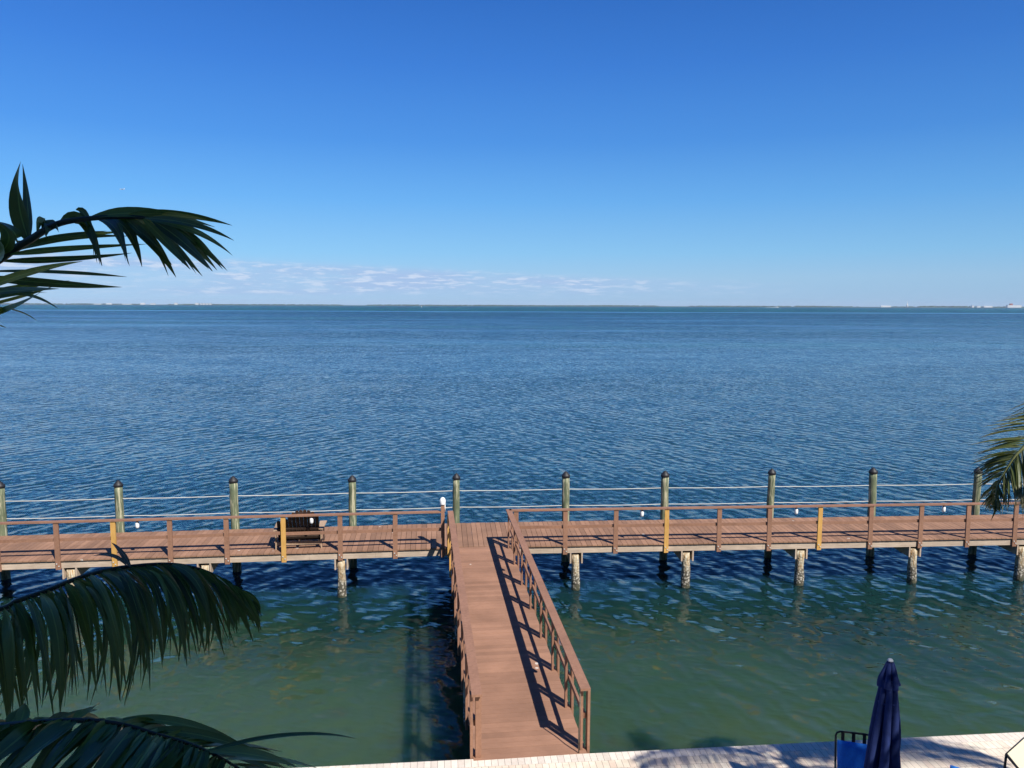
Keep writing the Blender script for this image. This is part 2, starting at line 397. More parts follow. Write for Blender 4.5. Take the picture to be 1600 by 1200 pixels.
def copy_tree(o, parent=None):
    c = o.copy(); COL.objects.link(c)
    if parent is not None: c.parent = parent
    for ch in list(o.children): copy_tree(ch, c)
    return c
def lathe(mb, c, prof, n=20, mi=0, smooth=True):
    c = Vector(c); rings = []
    for r, z in prof:
        r0 = len(mb.v); rings.append(r0)
        for k in range(n): mb.v.append(c + Vector((r * cos(2 * pi * k / n), r * sin(2 * pi * k / n), z)))
    for a, b in zip(rings, rings[1:]):
        for k in range(n): j = (k + 1) % n; mb.quad((a + k, a + j, b + j, b + k), mi, smooth)
    mb.quad(tuple(rings[0] + k for k in reversed(range(n))), mi); mb.quad(tuple(rings[-1] + k for k in range(n)), mi)
    return mb

# ------------------------------------------------------------------ setting: water, patio, seawall
def sheet_rings():
    mb = MB(); xs = [-16000, -4000, -800, -150, -40, 0, 40, 150, 800, 4000, 16000]
    ys = [-3, 11, 30, 80, 300, 1000, 4000, 15000]
    for y in ys:
        for x in xs: mb.v.append(Vector((x, y, WATER_Z)))
    k = len(xs)
    for j in range(len(ys) - 1):
        for i in range(k - 1): mb.quad((j * k + i, j * k + i + 1, (j + 1) * k + i + 1, (j + 1) * k + i))
    return mb
tag(sheet_rings().build('water', M_water), kind='structure')

EA = atan2(.09, 1)                                   # seawall line: y = 10.98 + .09 x
def edge_pt(x, back=0.0):                            # point on the seawall edge, 'back' metres inland
    return Vector((x, 10.98 + .09 * x, 0)) + Vector((sin(EA), -cos(EA), 0)) * back
pat = MB()
a, b_ = Vector((-20, -.203, 0)), Vector((20, -.203, 0))
pat.prism([(-26, -15, DECK_Z - .3), (26, -15, DECK_Z - .3), (26, -.203, DECK_Z - .3), (-26, -.203, DECK_Z - .3)],
          [(-26, -15, DECK_Z), (26, -15, DECK_Z), (26, -.203, DECK_Z), (-26, -.203, DECK_Z)])
po = pat.build('patio', M_paver); po.location = edge_pt(0); po.rotation_euler = (0, 0, EA); tag(po, kind='structure')
# soldier course coping: individual bricks
wall = thing('seawall', 'pale seawall edge topped with a course of cream pavers beside the green water', 'seawall', edge_pt(0), EA)
cw = MB()
x = -14.0
while x < 22:
    cw.box((x + .05, -.100, DECK_Z - .045), (.0955, .2, .09)); x += .1
cw.build('coping', M_coping, wall)
wb = MB(); wb.box((0, -.20, DECK_Z - .09 - 1.25), (50, .36, 2.49)); wb.build('wall_face', M_conc, wall)

# ------------------------------------------------------------------ boardwalk geometry
JX = -1.1
def near_y(x): return 21.30 + .112 * x if x < JX else 21.25 + .0665 * x
def far_y(x): return 23.70 + .112 * x if x < JX else 23.65 + .0665 * x
def slope(x): return .112 if x < JX else .0665
def arm_rot(x): return atan2(slope(x), 1)
def nrm(x): a = arm_rot(x); return Vector((-sin(a), cos(a), 0))
def tan_(x): a = arm_rot(x); return Vector((cos(a), sin(a), 0))
X0, X1 = -19.0, 23.0
dock = thing('boardwalk', 'long brown boardwalk on pilings across the water, railed on its near side', 'boardwalk', (JX, near_y(JX), 0), world=True)
bd = MB()
x = X0
while x < X1:
    w_ = .138; xa, xb = x, x + w_
    def sh(xx):                                      # boards lie square to their arm, fanning gently at the bend
        t = min(1, max(0, (xx + 3.1) / 4)); k = .112 * (1 - t) + .0665 * t
        xf = xx - k * 2.4
        return xf, (23.70 + .112 * xf) if xf < JX else (23.65 + .0665 * xf)
    fa, fb = sh(xa), sh(xb)
    ov = -.045 if not (-1.85 < x < .06) else 0.0
    A_, B_ = (xa, near_y(xa) + ov), (xb, near_y(xb) + ov)
    r = random.uniform(-.012, .012); dz = random.uniform(-.0015, .0015)
    fa = (fa[0], fa[1] + r); fb = (fb[0], fb[1] + r)
    bd.prism([(*A_, DECK_Z - .038 + dz), (*B_, DECK_Z - .038 + dz), (*fb, DECK_Z - .038 + dz), (*fa, DECK_Z - .038 + dz)],
             [(*A_, DECK_Z + dz), (*B_, DECK_Z + dz), (*fb, DECK_Z + dz), (*fa, DECK_Z + dz)])
    x += w_ + .009
bd.build('deck_boards', M_deck, dock)
# fascia on both edges (several boards butted), joists under the deck
fb1 = MB(); fb2 = MB()
cuts = [X0, -15.2, -12.1, -9.24, -5.6, -3.8, JX, 1.2, 4.1, 7.3, 10.4, 13.5, 16.8, 20, X1]
for xa, xb in zip(cuts, cuts[1:]):
    if xa != JX:
        pass
    zc = DECK_Z - .038 - .003 - .10
    for mb, off, fn in ((fb1, .02, near_y), (fb2, -.04, far_y)):
        e = .0015
        pa = Vector((xa + e, fn(xa + e + (1e-4)), 0)) + nrm((xa + xb) / 2) * off
        pb = Vector((xb - e, fn(xb - e - (1e-4)), 0)) + nrm((xa + xb) / 2) * off
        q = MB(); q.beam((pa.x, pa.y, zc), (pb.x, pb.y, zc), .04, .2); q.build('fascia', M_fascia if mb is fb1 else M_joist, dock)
for off in (.6, 1.2, 1.8):
    for xa, xb in ((X0, JX - .01), (JX + .01, X1)):
        m_ = (xa + xb) / 2; pa = Vector((xa, near_y(xa + 1e-4), 0)) + nrm(m_) * off; pb = Vector((xb, near_y(xb - 1e-4), 0)) + nrm(m_) * off
        jo = MB(); jo.beam((pa.x, pa.y, DECK_Z - .14), (pb.x, pb.y, DECK_Z - .14), .045, .19); jo.build('joist', M_joist, dock)
RAIL_TOP = DECK_Z + 1.05
POSTX = [-16.6, -15.1, -13.6, -12.11, -10.68, -9.24, -7.77, -6.27, -4.75, -3.25, 1.53, 2.98, 4.45, 5.99, 7.47, 8.97, 10.50, 12.02, 13.46, 14.92, 16.4, 17.9, 19.4, 20.9]
YELLOW = (-10.68, -6.27, 4.45, 8.97)
bolts = {}
for x in POSTX:
    mb = MB(); c = Vector((x, near_y(x), 0)) + nrm(x) * (-.0265)
    z0, z1 = DECK_Z - .27, RAIL_TOP - .042
    lean = random.uniform(-.006, .006)
    mb.beam((c.x + lean, c.y, z0), (c.x - lean, c.y, z1), .125, .05, up=nrm(x))
    y = x in YELLOW
    o = mb.build('rail_post', M_yellow if y else M_rail, dock)
    if y: o['label'] = 'unpainted yellow pine railing post'
    for dx, dz in ((-.025, .035), (.03, -.03)):
        bm_ = MB(); p = c + tan_(x) * dx + nrm(x) * (-.028); bm_.tube([(p.x, p.y, z0 + .13 + dz), tuple((p - nrm(x) * .014) + Vector((0, 0, z0 + .13 + dz)))], .017, 8); bm_.build('bolt', M_rope, o)
# corner posts by the walkway mouth
XL, XR = -1.93, .10
for x in (XL,):
    mb = MB(); mb.box((x, near_y(x) - .03, DECK_Z + .49), (.10, .10, 1.50), arm_rot(x)); mb.build('rail_post', M_rail, dock)
mb = MB(); mb.box((XR + .03, near_y(XR) - .02, DECK_Z + .37), (.13, .06, 1.28), arm_rot(XR)); mb.build('rail_post', M_rail, dock)
for xa, xb in ((X0, -14.35), (-14.35, -9.24), (-9.24, -4.75), (-4.75, XL - .052), (-.07, 4.45), (4.45, 8.97), (8.97, 13.46), (13.46, 17.9), (17.9, X1)):
    pa = Vector((xa + .002, near_y(xa + .002), 0)) - nrm(xa + .1) * .0; pb = Vector((xb - .002, near_y(xb - .002), 0))
    cp = MB(); cp.beam((pa.x, pa.y, RAIL_TOP - .02), (pb.x, pb.y, RAIL_TOP - .02), .145, .04); cp.build('rail_cap', M_rail, dock)
seg = [X0] + POSTX + [X1]
for xa, xb in zip(seg, seg[1:]):
    if xa == -3.25: spans = ((xa, XL - .052), (XR + .1, xb))
    else: spans = ((xa, xb),)
    for p, q in spans:
        if q - p < .1: continue
        za, zb = DECK_Z + .53 + random.uniform(-.012, .012), DECK_Z + .53 + random.uniform(-.012, .012)
        P0 = Vector((p + .002, near_y(p + .002), za)) + nrm(p + .05) * .022; P1 = Vector((q - .002, near_y(q - .002), zb)) + nrm(q - .05) * .022
        mr_ = MB(); mr_.beam(P0, P1, .036, .085); mr_.build('mid_rail', M_rail, dock)

# ------------------------------------------------------------------ walkway from the patio
walk = thing('walkway', 'brown plank walkway from the patio out to the boardwalk, with railings on both sides', 'walkway', (1.17, 11.1, 0), world=True)
WS = -.1185                                          # dx/dy of its axis
WA = atan2(1, WS) - pi / 2
wd_ = Vector((WS, 1, 0)).normalized(); wn = Vector((wd_.y, -wd_.x, 0))   # along, right
W0 = Vector((1.17, 11.085, 0)); WW = 1.735
def wp(s, r, z): return W0 + wd_ * s - wn * (WW - r) + Vector((0, 0, z))  # r: 0 left edge .. WW right edge
LEN = 10.15
mb = MB(); s_ = .004
while s_ < LEN - .05:
    w_ = .138; r = random.uniform(-.004, .004); dz = random.uniform(-.0012, .0012) + .002
    p = [wp(s_, 0 + r, 0), wp(s_, WW + r, 0), wp(s_ + w_, WW + r, 0), wp(s_ + w_, 0 + r, 0)]
    mb.prism([q + Vector((0, 0, DECK_Z - .036 + dz)) for q in p], [q + Vector((0, 0, DECK_Z + dz)) for q in p]); s_ += w_ + .006
mb.build('deck_boards', M_walk, walk)
for r in (.03, WW - .03): mb = MB(); mb.beam(wp(.02, r, DECK_Z - .136), wp(LEN - .07, r, DECK_Z - .136), .04, .19); mb.build('fascia', M_rail, walk)
for r in (.6, 1.1): mb = MB(); mb.beam(wp(.02, r, DECK_Z - .13), wp(LEN - .07, r, DECK_Z - .13), .045, .18); mb.build('joist', M_joist, walk)
PS = [.13, 1.38, 2.72, 4.14, 5.65, 7.15, 8.65, 10.02]
for side, r_in, r_out in ((1, WW - .075, WW + .030), (-1, .075, -.030)):
    for k, s_ in enumerate(PS):
        y = side == -1 and k in (6, 7)
        pm = MB()
        po_ = MB(); po_.beam(wp(s_, r_out, DECK_Z - (.27 if k < 7 else .2)), wp(s_, r_out, RAIL_TOP - .042), .04, .125, up=wd_)
        o2 = po_.build('rail_post', M_yellow if y else M_rail, walk)
        if y: o2['label'] = 'unpainted yellow pine railing post'
        if side == -1 and k == 0: pm.beam(wp(s_ - .02, r_in, DECK_Z + .004), wp(s_ - .02, r_in, RAIL_TOP - .042), .09, .09, up=wd_)
        else: pm.beam(wp(s_, r_in, DECK_Z + .004), wp(s_, r_in, RAIL_TOP - .042), .038, .085, up=wd_)
        o = pm.build('rail_post', M_yellow if y else M_rail, walk)
        if y: o['label'] = 'unpainted yellow pine railing post'
    rc = WW - .045 if side == 1 else .045
    brk = [-.02, 4.0, 8.1, 10.30]
    for a0, a1 in zip(brk, brk[1:]): cm = MB(); cm.beam(wp(a0, rc, RAIL_TOP - .019), wp(a1 - .003, rc, RAIL_TOP - .019), .155, .038); cm.build('rail_cap', M_rail, walk)
    rm = (WW - .022) if side == 1 else .022
    for s0, s1 in zip(PS, PS[1:]):
        mm = MB(); mm.beam(wp(s0 + .001, rm, DECK_Z + .53 + random.uniform(-.01, .01)), wp(s1 - .001, rm, DECK_Z + .53 + random.uniform(-.01, .01)), .036, .085); mm.build('mid_rail', M_rail, walk)
# thin conduit clipped to the near right post
cd = MB(); cd.tube([wp(.02, WW - .13, DECK_Z + .01), wp(.015, WW - .135, DECK_Z + .35), wp(.03, WW - .12, DECK_Z + .6), wp(.02, WW - .12, DECK_Z + .95)], .010, 8); cd.build('conduit', M_joist, walk)

# ------------------------------------------------------------------ tall capped pilings behind the boardwalk
TALL = [(-15.05, 'tall green piling with black cap, cut by the left edge of the photo'),
        (-11.75, 'tall green piling with black cap, just right of the leftmost yellow railing post'),
        (-8.42, 'tall green piling with black cap, just left of the dark wooden settee'),
        (-4.93, 'tall green piling with black cap, just right of the dark wooden settee'),
        (-1.74, 'tall green piling with black cap, beside the white post lamp'),
        (1.74, 'tall green piling with black cap, first one right of the walkway mouth'),
        (4.92, 'tall green piling with black cap, directly behind a yellow railing post'),
        (8.38, 'tall green piling with black cap, just left of the rightmost yellow railing post'),
        (11.82, 'tall green piling with black cap, next left of the one behind the coconut frond'),
        (15.33, 'tall green piling with black cap, partly hidden by the coconut frond')]
def tall_proto():
    t = thing('tall_piling', 'x', 'piling', group='tall capped pilings behind the boardwalk')
    mb = MB(); pts = [(0, 0, -2.5)] + [(0.004 * sin(i * 2), .004 * cos(i * 3), -.5 + i * .33) for i in range(11)]
    mb.tube(pts, [.128] + [.124 - .001 * i for i in range(11)], 18, wob=.06); mb.v = [v if v.z < 2.7 else Vector((v.x, v.y, 2.72)) for v in mb.v]
    mb.build('shaft', M_pile, t)
    c = MB(); lathe(c, (0, 0, 0), [(.126, 2.68), (.132, 2.685), (.133, 2.74), (.118, 2.765), (.055, 2.84), (.012, 2.875)], 18); c.build('cap', M_cap, t)
    return t
tp = tall_proto()
TALLPOS = []
for i, (x, lab) in enumerate(TALL):
    o = tp if i == 0 else copy_tree(tp)
    p = Vector((x, far_y(x), 0)) + nrm(x) * .16
    o.location = (p.x, p.y, random.uniform(-.03, .04) + .06); o.rotation_euler = (radians(random.uniform(-.6, .6)), radians(random.uniform(-.7, .7)), random.uniform(0, 6.3)); o['label'] = lab
    k_ = random.uniform(.93, 1.08); o.scale = (k_, k_, 1)
    TALLPOS.append(Vector((p.x, p.y, 0)))
# ropes strung between the pilings
ext = [TALLPOS[0] + (TALLPOS[0] - TALLPOS[1])] + TALLPOS + [TALLPOS[-1] + (TALLPOS[-1] - TALLPOS[-2])]
for z, lab in ((DECK_Z + 1.0, 'upper of the two white ropes strung between the tall pilings'), (DECK_Z + .47, 'lower of the two white ropes strung between the tall pilings')):
    mb = MB(); pts = []
    for a, b_ in zip(ext, ext[1:]):
        for k in range(8):
            t = k / 8; p = a.lerp(b_, t) ; pts.append(Vector((p.x, p.y, z - .018 * 4 * t * (1 - t))))
    pts.append(ext[-1] + Vector((0, 0, z)))
    mb.tube(pts, .0125, 8)
    tag(mb.build('rope', M_rope), lab, 'rope', 'ropes along the boardwalk')

# ------------------------------------------------------------------ short barnacled pilings under the near edge
SHORT = [(-15.3, None), (-11.85, 'short piling under the boardwalk at far left, mostly hidden by the drooping palm frond'),
         (-8.40, 'short barnacled piling seen through the tip of the drooping palm frond'),
         (-4.74, 'short barnacled piling under the boardwalk, between the dark settee and the walkway'),
         (1.86, 'short barnacled piling under the boardwalk, first one right of the walkway'),
         (5.09, 'short barnacled piling under the boardwalk, just right of the middle yellow railing post'),
         (8.47, 'short barnacled piling under the boardwalk, just left of the rightmost yellow railing post'),
         (11.91, 'short barnacled piling under the boardwalk, second one in from the right edge of the photo'),
         (15.24, 'short barnacled piling under the boardwalk, cut by the right edge of the photo')]
def short_proto():
    t = thing('short_piling', 'x', 'piling', group='short pilings under the near edge of the boardwalk')
    mb = MB(); pts = [(0, 0, -2.5)] + [(0, 0, -.4 + i * .16) for i in range(10)]
    rr = [.12] + [.118 + (.018 if z[2] < .45 else 0) + random.uniform(-.004, .006) for z in pts[1:]]
    mb.tube(pts, rr, 22, wob=.16); mb.build('shaft', M_barn, t)
    for sx in (-1, 1):
        b = MB(); x = sx * .165
        b.prism([(x - .02, -.10, .80), (x + .02, -.10, .80), (x + .02, 2.3, .86), (x - .02, 2.3, .86)], [(x - .02, -.10, 1.105), (x + .02, -.10, 1.105), (x + .02, 2.3, 1.105), (x - .02, 2.3, 1.105)])
        b.build('cross_beam', M_fascia, t)
    return t
sp_ = short_proto(); first = True
for x, lab in SHORT:
    if lab is None: continue
    o = sp_ if first else copy_tree(sp_); first = False
    p = Vector((x, near_y(x), 0)) + nrm(x) * .10
    o.location = (p.x, p.y, 0); o.rotation_euler = (0, 0, arm_rot(x)); o['label'] = lab
    sh_ = [c for c in o.children if c.name.startswith('shaft')][0]; k_ = random.uniform(.88, 1.10); sh_.scale = (k_, k_, 1); sh_.rotation_euler = (radians(random.uniform(-1, 1)), radians(random.uniform(-1.2, 1.2)), random.uniform(0, 6.3))
# walkway supports (two bents)
WPL = 0
for s_ in (3.4, 7.2):
    for r, nm in ((.14, 'left'), (WW - .14, 'right')):
        t = thing('walkway_piling', 'dark piling under the %s of the walkway on its %s side' % ('near half' if s_ < 5 else 'far half', nm), 'piling', wp(s_, r, 0), WA, group='pilings under the walkway')
        b = MB(); b.tube([(0, 0, -2.5), (0, 0, .3), (0, 0, DECK_Z - .22)], [.12, .12, .11], 16, wob=.1); b.build('shaft', M_barn, t)

# ------------------------------------------------------------------ lamps
def rail_light_proto():
    t = thing('rail_light', 'x', 'lamp', group='white lights hanging under the railing caps')
    b = MB(); lathe(b, (0, 0, 0), [(.012, -.225), (.034, -.215), (.047, -.19), (.050, -.16), (.050, -.07), (.044, -.055)], 16); b.build('shade', M_white, t)
    b = MB(); b.tube([(0, 0, -.06), (0, 0, -.0)], .028, 12); b.build('mount', M_rail, t)
    return t
RL = [(-10.08, 'small white light hanging under the railing cap near the leftmost yellow post'),
      (-5.52, 'small white light hanging under the railing cap in front of the dark settee'),
      (3.74, 'small white light under the boardwalk railing cap, first one right of the walkway'),
      (8.27, 'small white light hanging under the railing cap, just left of the rightmost yellow post'),
      (12.72, 'small white light hanging under the railing cap, nearest the coconut frond')]
rl = rail_light_proto(); n_ = 0
for x, lab in RL:
    o = rl if n_ == 0 else copy_tree(rl); n_ += 1
    o.location = (x, near_y(x) + .02, RAIL_TOP - .041); o['label'] = lab
for s_, lab in ((2.05, 'small white light on the walkway\'s right railing, nearer the patio'), (7.6, 'small white light on the walkway\'s right railing, nearer the boardwalk')):
    o = copy_tree(rl); o.location = wp(s_, WW - .03, RAIL_TOP - .04); o['label'] = lab
t = thing('post_lamp', 'white round-topped lamp on the corner post where both railings meet', 'lamp', (XL, near_y(XL) - .03, DECK_Z + 1.241))
b = MB(); lathe(b, (0, 0, 0), [(.075, .0), (.082, .02), (.084, .11), (.072, .16), (.045, .195), (.01, .21)], 20); b.build('globe', M_white, t)
b = MB(); b.tube([(.066, .0, -.20), (.066, .0, .02)], .012, 8); b.build('conduit', M_white, t)

# ------------------------------------------------------------------ dark wooden settee on the boardwalk (back towards us)
def settee():
    x = -5.95
    c = Vector((x, near_y(x) + .30, DECK_Z))
    t = thing('garden_settee', 'dark wooden garden settee with an arched slatted back, standing on the boardwalk facing the water', 'chair', c, arm_rot(x) + radians(2))
    W = 1.14
    fr = MB()                                       # seat rails run down towards the back (local -y is towards us)
    for sx in (-W / 2 + .03, 0, W / 2 - .03): fr.beam((sx, -.02, .13), (sx, .80, .36), .04, .10)
    fr.build('seat_frame', M_chairwood, t)
    st = MB()
    for k in range(8): y = .18 + k * .083; st.box((0, y, .215 + (y - .1) * .262), (W + .04, .07, .022), M=Matrix.Rotation(radians(14), 3, 'X'))
    st.build('seat', M_chairwood, t)
    n = 11
    bk = MB(); R = Matrix.Rotation(radians(24), 3, 'X')
    for k in range(n):
        u = (k - (n - 1) / 2) / ((n - 1) / 2)
        hh = .66 + .36 * max(0, 1 - (abs(u - .30) / .95) ** 2.4)
        bk.box(Vector((u * (W / 2 - .05), .16, .20)) + R @ Vector((0, 0, hh / 2)), ((W - .06) / n - .0005, .02, hh), M=R)
    # rounded slat tops
    for k in range(n):
        u = (k - (n - 1) / 2) / ((n - 1) / 2)
        hh = .66 + .36 * max(0, 1 - (abs(u - .30) / .95) ** 2.4)
        p = Vector((u * (W / 2 - .05), .16, .20)) + R @ Vector((0, 0, hh))
        bk.tube([p + R @ Vector((0, -.0098, 0)), p + R @ Vector((0, .0098, 0))], ((W - .06) / n - .0005) / 2, 12, smooth=False)
    bk.build('backrest', M_chairwood, t)
    br = MB()
    for hz in (.12, .42): p = Vector((0, .135, .20)) + R @ Vector((0, -.005, hz)); br.box(p, (W, .03, .07), M=R)
    br.build('back_rail', M_chairwood, t)
    for sx in (-1, 1):
        a = MB(); a.prism([(sx * (W / 2 - .02), -.06, .545), (sx * (W / 2 + .10), -.10, .545), (sx * (W / 2 + .14), .74, .545), (sx * (W / 2 - .06), .74, .545)][::sx],
                          [(sx * (W / 2 - .02), -.06, .57), (sx * (W / 2 + .10), -.10, .57), (sx * (W / 2 + .14), .74, .57), (sx * (W / 2 - .06), .74, .57)][::sx])
        a.build('armrest', M_chairpale, t)
        for y, h in ((-.0, .54), (.70, .54)):
            l = MB(); l.box((sx * (W / 2 + .045), y, h / 2), (.035, .10, h)); l.build('leg', M_chairpale if y < .5 else M_chairwood, t)
    b = MB(); b.box((0, -.03, .17), (W + .05, .03, .09)); b.build('stretcher', M_chairpale, t)
    b = MB(); b.box((.02, .02, .135), (W - .05, .10, .02)); b.build('shelf', M_chairpale, t)
settee()

# ------------------------------------------------------------------ closed umbrella
def umbrella():
    t = thing('closed_umbrella', 'closed navy blue patio umbrella with a two-tier folded canopy standing on the patio', 'umbrella', (4.62, 9.05, DECK_Z))
    p = MB(); p.tube([(0, 0, .05), (0, 0, 2.47)], .019, 12); p.build('pole', M_blackmetal, t)
    b = MB(); lathe(b, (0, 0, 0), [(.25, 0), (.25, .045), (.22, .07), (.05, .085), (.035, .25), (.03, .26)], 28); b.build('base', M_blackmetal, t)
    def folded(mb, z0, z1, r0, r1, folds, depth, seed, hem, seg=22, nn=144, belly=0.0):
        rows = []
        for i in range(seg + 1):
            tt = i / seg; rr = r0 + (r1 - r0) * (tt ** .8) + belly * sin(tt * pi); row = len(mb.v); rows.append(row)
            for k in range(nn):
                a = 2 * pi * k / nn
                ph = a * folds + .55 * sin(a * 2 + seed) + .5 * sin(tt * 3 + seed + a)
                pl = (abs(sin(ph / 2)) ** .7) * 2 - 1.2
                r = rr * (1 + depth * pl * min(1, .25 + tt * 1.2)) + .012 * sin(5 * a + 6 * tt + seed)* tt
                z = z0 + (z1 - z0) * tt + hem * tt ** 4 * (.6 * sin(a * folds / 2 + seed) + .4 * sin(a + seed * 2))
                mb.v.append(Vector((r * cos(a), r * sin(a) * .9, z)))
        for r0_, r1_ in zip(rows, rows[1:]):
            for k in range(nn): j = (k + 1) % nn; mb.quad((r0_ + k, r0_ + j, r1_ + j, r1_ + k), 0, True)
        mb.quad(tuple(rows[0] + k for k in range(nn)), 0)
    c = MB(); folded(c, 2.24, 1.08, .088, .168, 7, .42, 1.4, .09, belly=.006); c.build('canopy', M_navy, t)
    v = MB(); folded(v, 2.47, 2.15, .036, .118, 6, .30, 4.1, .015, 12, belly=.004); v.build('top_tier', M_navy, t)
    f = MB(); lathe(f, (0, 0, 2.462), [(.034, 0), (.036, .014), (.024, .032), (.006, .04)], 16); f.build('finial', M_fargrey, t)
    s = MB(); s.tube([(.112 * cos(a), .102 * sin(a), 1.95) for a in [2 * pi * k / 24 for k in range(25)]], .010, 6, caps=False); s.build('tie_strap', M_navy, t)
    t.rotation_euler = (radians(.5), radians(.8), radians(25))
umbrella()

# ------------------------------------------------------------------ patio chairs
def cushion(mb, c, size, M):
    nx, nz = 12, 10; w, d, h = size
    def P(u, v, s):
        x = (u - .5) * w; z = (v - .5) * h
        e = min(1, (1 - abs(2 * u - 1) ** 4) * 1.0) * min(1, (1 - abs(2 * v - 1) ** 4)); e = max(0, e) ** .5
        return Vector(c) + M @ Vector((x, s * d / 2 * (.15 + .85 * e), z))
    base = []
    for s in (-1, 1):
        b0 = len(mb.v); base.append(b0)
        for j in range(nz + 1):
            for i in range(nx + 1): mb.v.append(P(i / nx, j / nz, s))
        for j in range(nz):
            for i in range(nx):
                q = (b0 + j * (nx + 1) + i, b0 + j * (nx + 1) + i + 1, b0 + (j + 1) * (nx + 1) + i + 1, b0 + (j + 1) * (nx + 1) + i)
                mb.quad(q if s < 0 else q[::-1], 0, True)
    ring = [j for j in range(nx + 1)] + [j * (nx + 1) + nx for j in range(1, nz + 1)] + [nz * (nx + 1) + i for i in range(nx - 1, -1, -1)] + [j * (nx + 1) for j in range(nz - 1, 0, -1)]
    for a, b in zip(ring, ring[1:] + ring[:1]): mb.quad((base[0] + b, base[0] + a, base[1] + a, base[1] + b), 0, True)
def patio_chair(loc, rz, label, cush_h=.47, bars=True):
    """iron armchair; local -y is the front"""
    t = thing('patio_chair', label, 'chair', loc, rz, group='blue cushioned patio chairs')
    W = .72; R = Matrix.Rotation(radians(-16), 3, 'X'); o = Vector((0, .27, .42))
    H = .63
    fr = MB(); pts = [Vector((-W / 2, 0, -.1))] + [Vector((-W / 2, 0, z)) for z in (.3, H - .06)] + [Vector((-W / 2 + .015, 0, H - .02)), Vector((-W / 2 + .06, 0, H)), Vector((0, 0, H + .012)), Vector((W / 2 - .06, 0, H)), Vector((W / 2 - .015, 0, H - .02))] + [Vector((W / 2, 0, z)) for z in (H - .06, .3, -.1)]
    fr.tube([o + R @ p for p in pts], .014, 10); fr.build('back_frame', M_blackmetal, t)
    if bars:
        b = MB()
        for k in range(5):
            xx = -W / 2 + .09 + k * (W - .18) / 4; b.beam(o + R @ Vector((xx, .004, .0)), o + R @ Vector((xx, .004, H)), .012, .044, up=(1, 0, 0))
        b.build('back_bars', M_blackmetal, t)
    c = MB(); cushion(c, o + R @ Vector((0, -.065, .06 + cush_h / 2)), (W - .03, .11, cush_h), R); c.build('back_cushion', M_bluecush, t)
    c = MB(); cushion(c, Vector((0, 0, .475)), (W - .03, .11, .54), Matrix.Rotation(radians(-90), 3, 'X')); c.build('seat_cushion', M_bluecush, t)
    s = MB(); s.tube([(-W / 2, .27, .41), (-W / 2, -.28, .41), (W / 2, -.28, .41), (W / 2, .27, .41), (-W / 2, .27, .41)], .013, 8)
    for k in range(6): s.beam((-W / 2, -.2 + k * .09, .41), (W / 2, -.2 + k * .09, .41), .03, .008)
    s.build('seat_frame', M_blackmetal, t)
    for sx in (-1, 1):
        a = MB(); a.tube([(sx * (W / 2 + .02), -.28, .41), (sx * (W / 2 + .03), -.30, .60), (sx * (W / 2 + .03), -.22, .66), (sx * (W / 2 + .02), .1, .66), (sx * (W / 2), .33, .64)], .014, 8); a.build('armrest', M_blackmetal, t)
        for y0, y1 in ((-.28, -.31), (.27, .36)):
            l = MB(); l.tube([(sx * W / 2, y0, .41), (sx * (W / 2 + .015), y1, 0)], [.014, .012], 8); l.build('leg', M_blackmetal, t)
    return t
patio_chair((4.66, 9.44, DECK_Z), radians(-17), 'black iron patio chair with bright blue cushions just left of the closed umbrella')
patio_chair((5.54, 8.53, DECK_Z), radians(-35), 'blue cushioned patio chair right of the umbrella, barely showing at the bottom edge', cush_h=.64, bars=False)
def chaise():
    t = thing('chaise_lounge', 'sling chaise lounge with beige fabric and dark metal frame at the bottom right corner', 'lounge chair', (6.63, 9.72, DECK_Z), radians(38))
    W = .64; B = Vector((0, 0, .84)); Hn = Vector((0, -.62, .36)); F_ = Vector((0, -1.95, .34))
    for sx in (0, 1):
        x = Vector((sx * W, 0, 0))
        f = MB(); f.tube([B + x, B.lerp(Hn, .5) + x + Vector((0, 0, -.015)), Hn + x, F_ + x], .017, 10); f.build('side_rail', M_blackmetal, t)
        for (y, z) in ((-.72, .355), (-1.85, .34)):
            l = MB(); l.tube([(sx * W, y, z), (sx * W, y, 0)], .015, 8); l.build('leg', M_blackmetal, t)
        l = MB(); l.tube([B + x + Vector((0, 0, .0)), Vector((sx * W, .03, .0))], .016, 8); l.build('leg', M_blackmetal, t)
    f = MB(); f.tube([B, B + Vector((W, 0, 0))], .017, 10); f.build('cross_bar', M_blackmetal, t); f = MB(); f.tube([Vector((0, .02, .3)), Vector((W, .02, .3))], .012, 8); f.build('cross_bar', M_blackmetal, t)
    s = MB(); pts = [B + Vector((0, -.01, .004)), B.lerp(Hn, .5) + Vector((0, 0, -.03)), Hn + Vector((0, 0, .0)), Hn.lerp(F_, .5) + Vector((0, 0, -.02)), F_]
    top = []; n0 = len(s.v)
    for p in pts: s.v += [p + Vector((.015, 0, .012)), p + Vector((W - .015, 0, .012)), p + Vector((.015, 0, .004)), p + Vector((W - .015, 0, .004))]
    for i in range(len(pts) - 1):
        a = n0 + 4 * i; s.quad((a, a + 4, a + 5, a + 1)); s.quad((a + 2, a + 3, a + 7, a + 6)); s.quad((a, a + 2, a + 6, a + 4)); s.quad((a + 1, a + 5, a + 7, a + 3))
    s.build('sling', M_sling, t)
chaise()

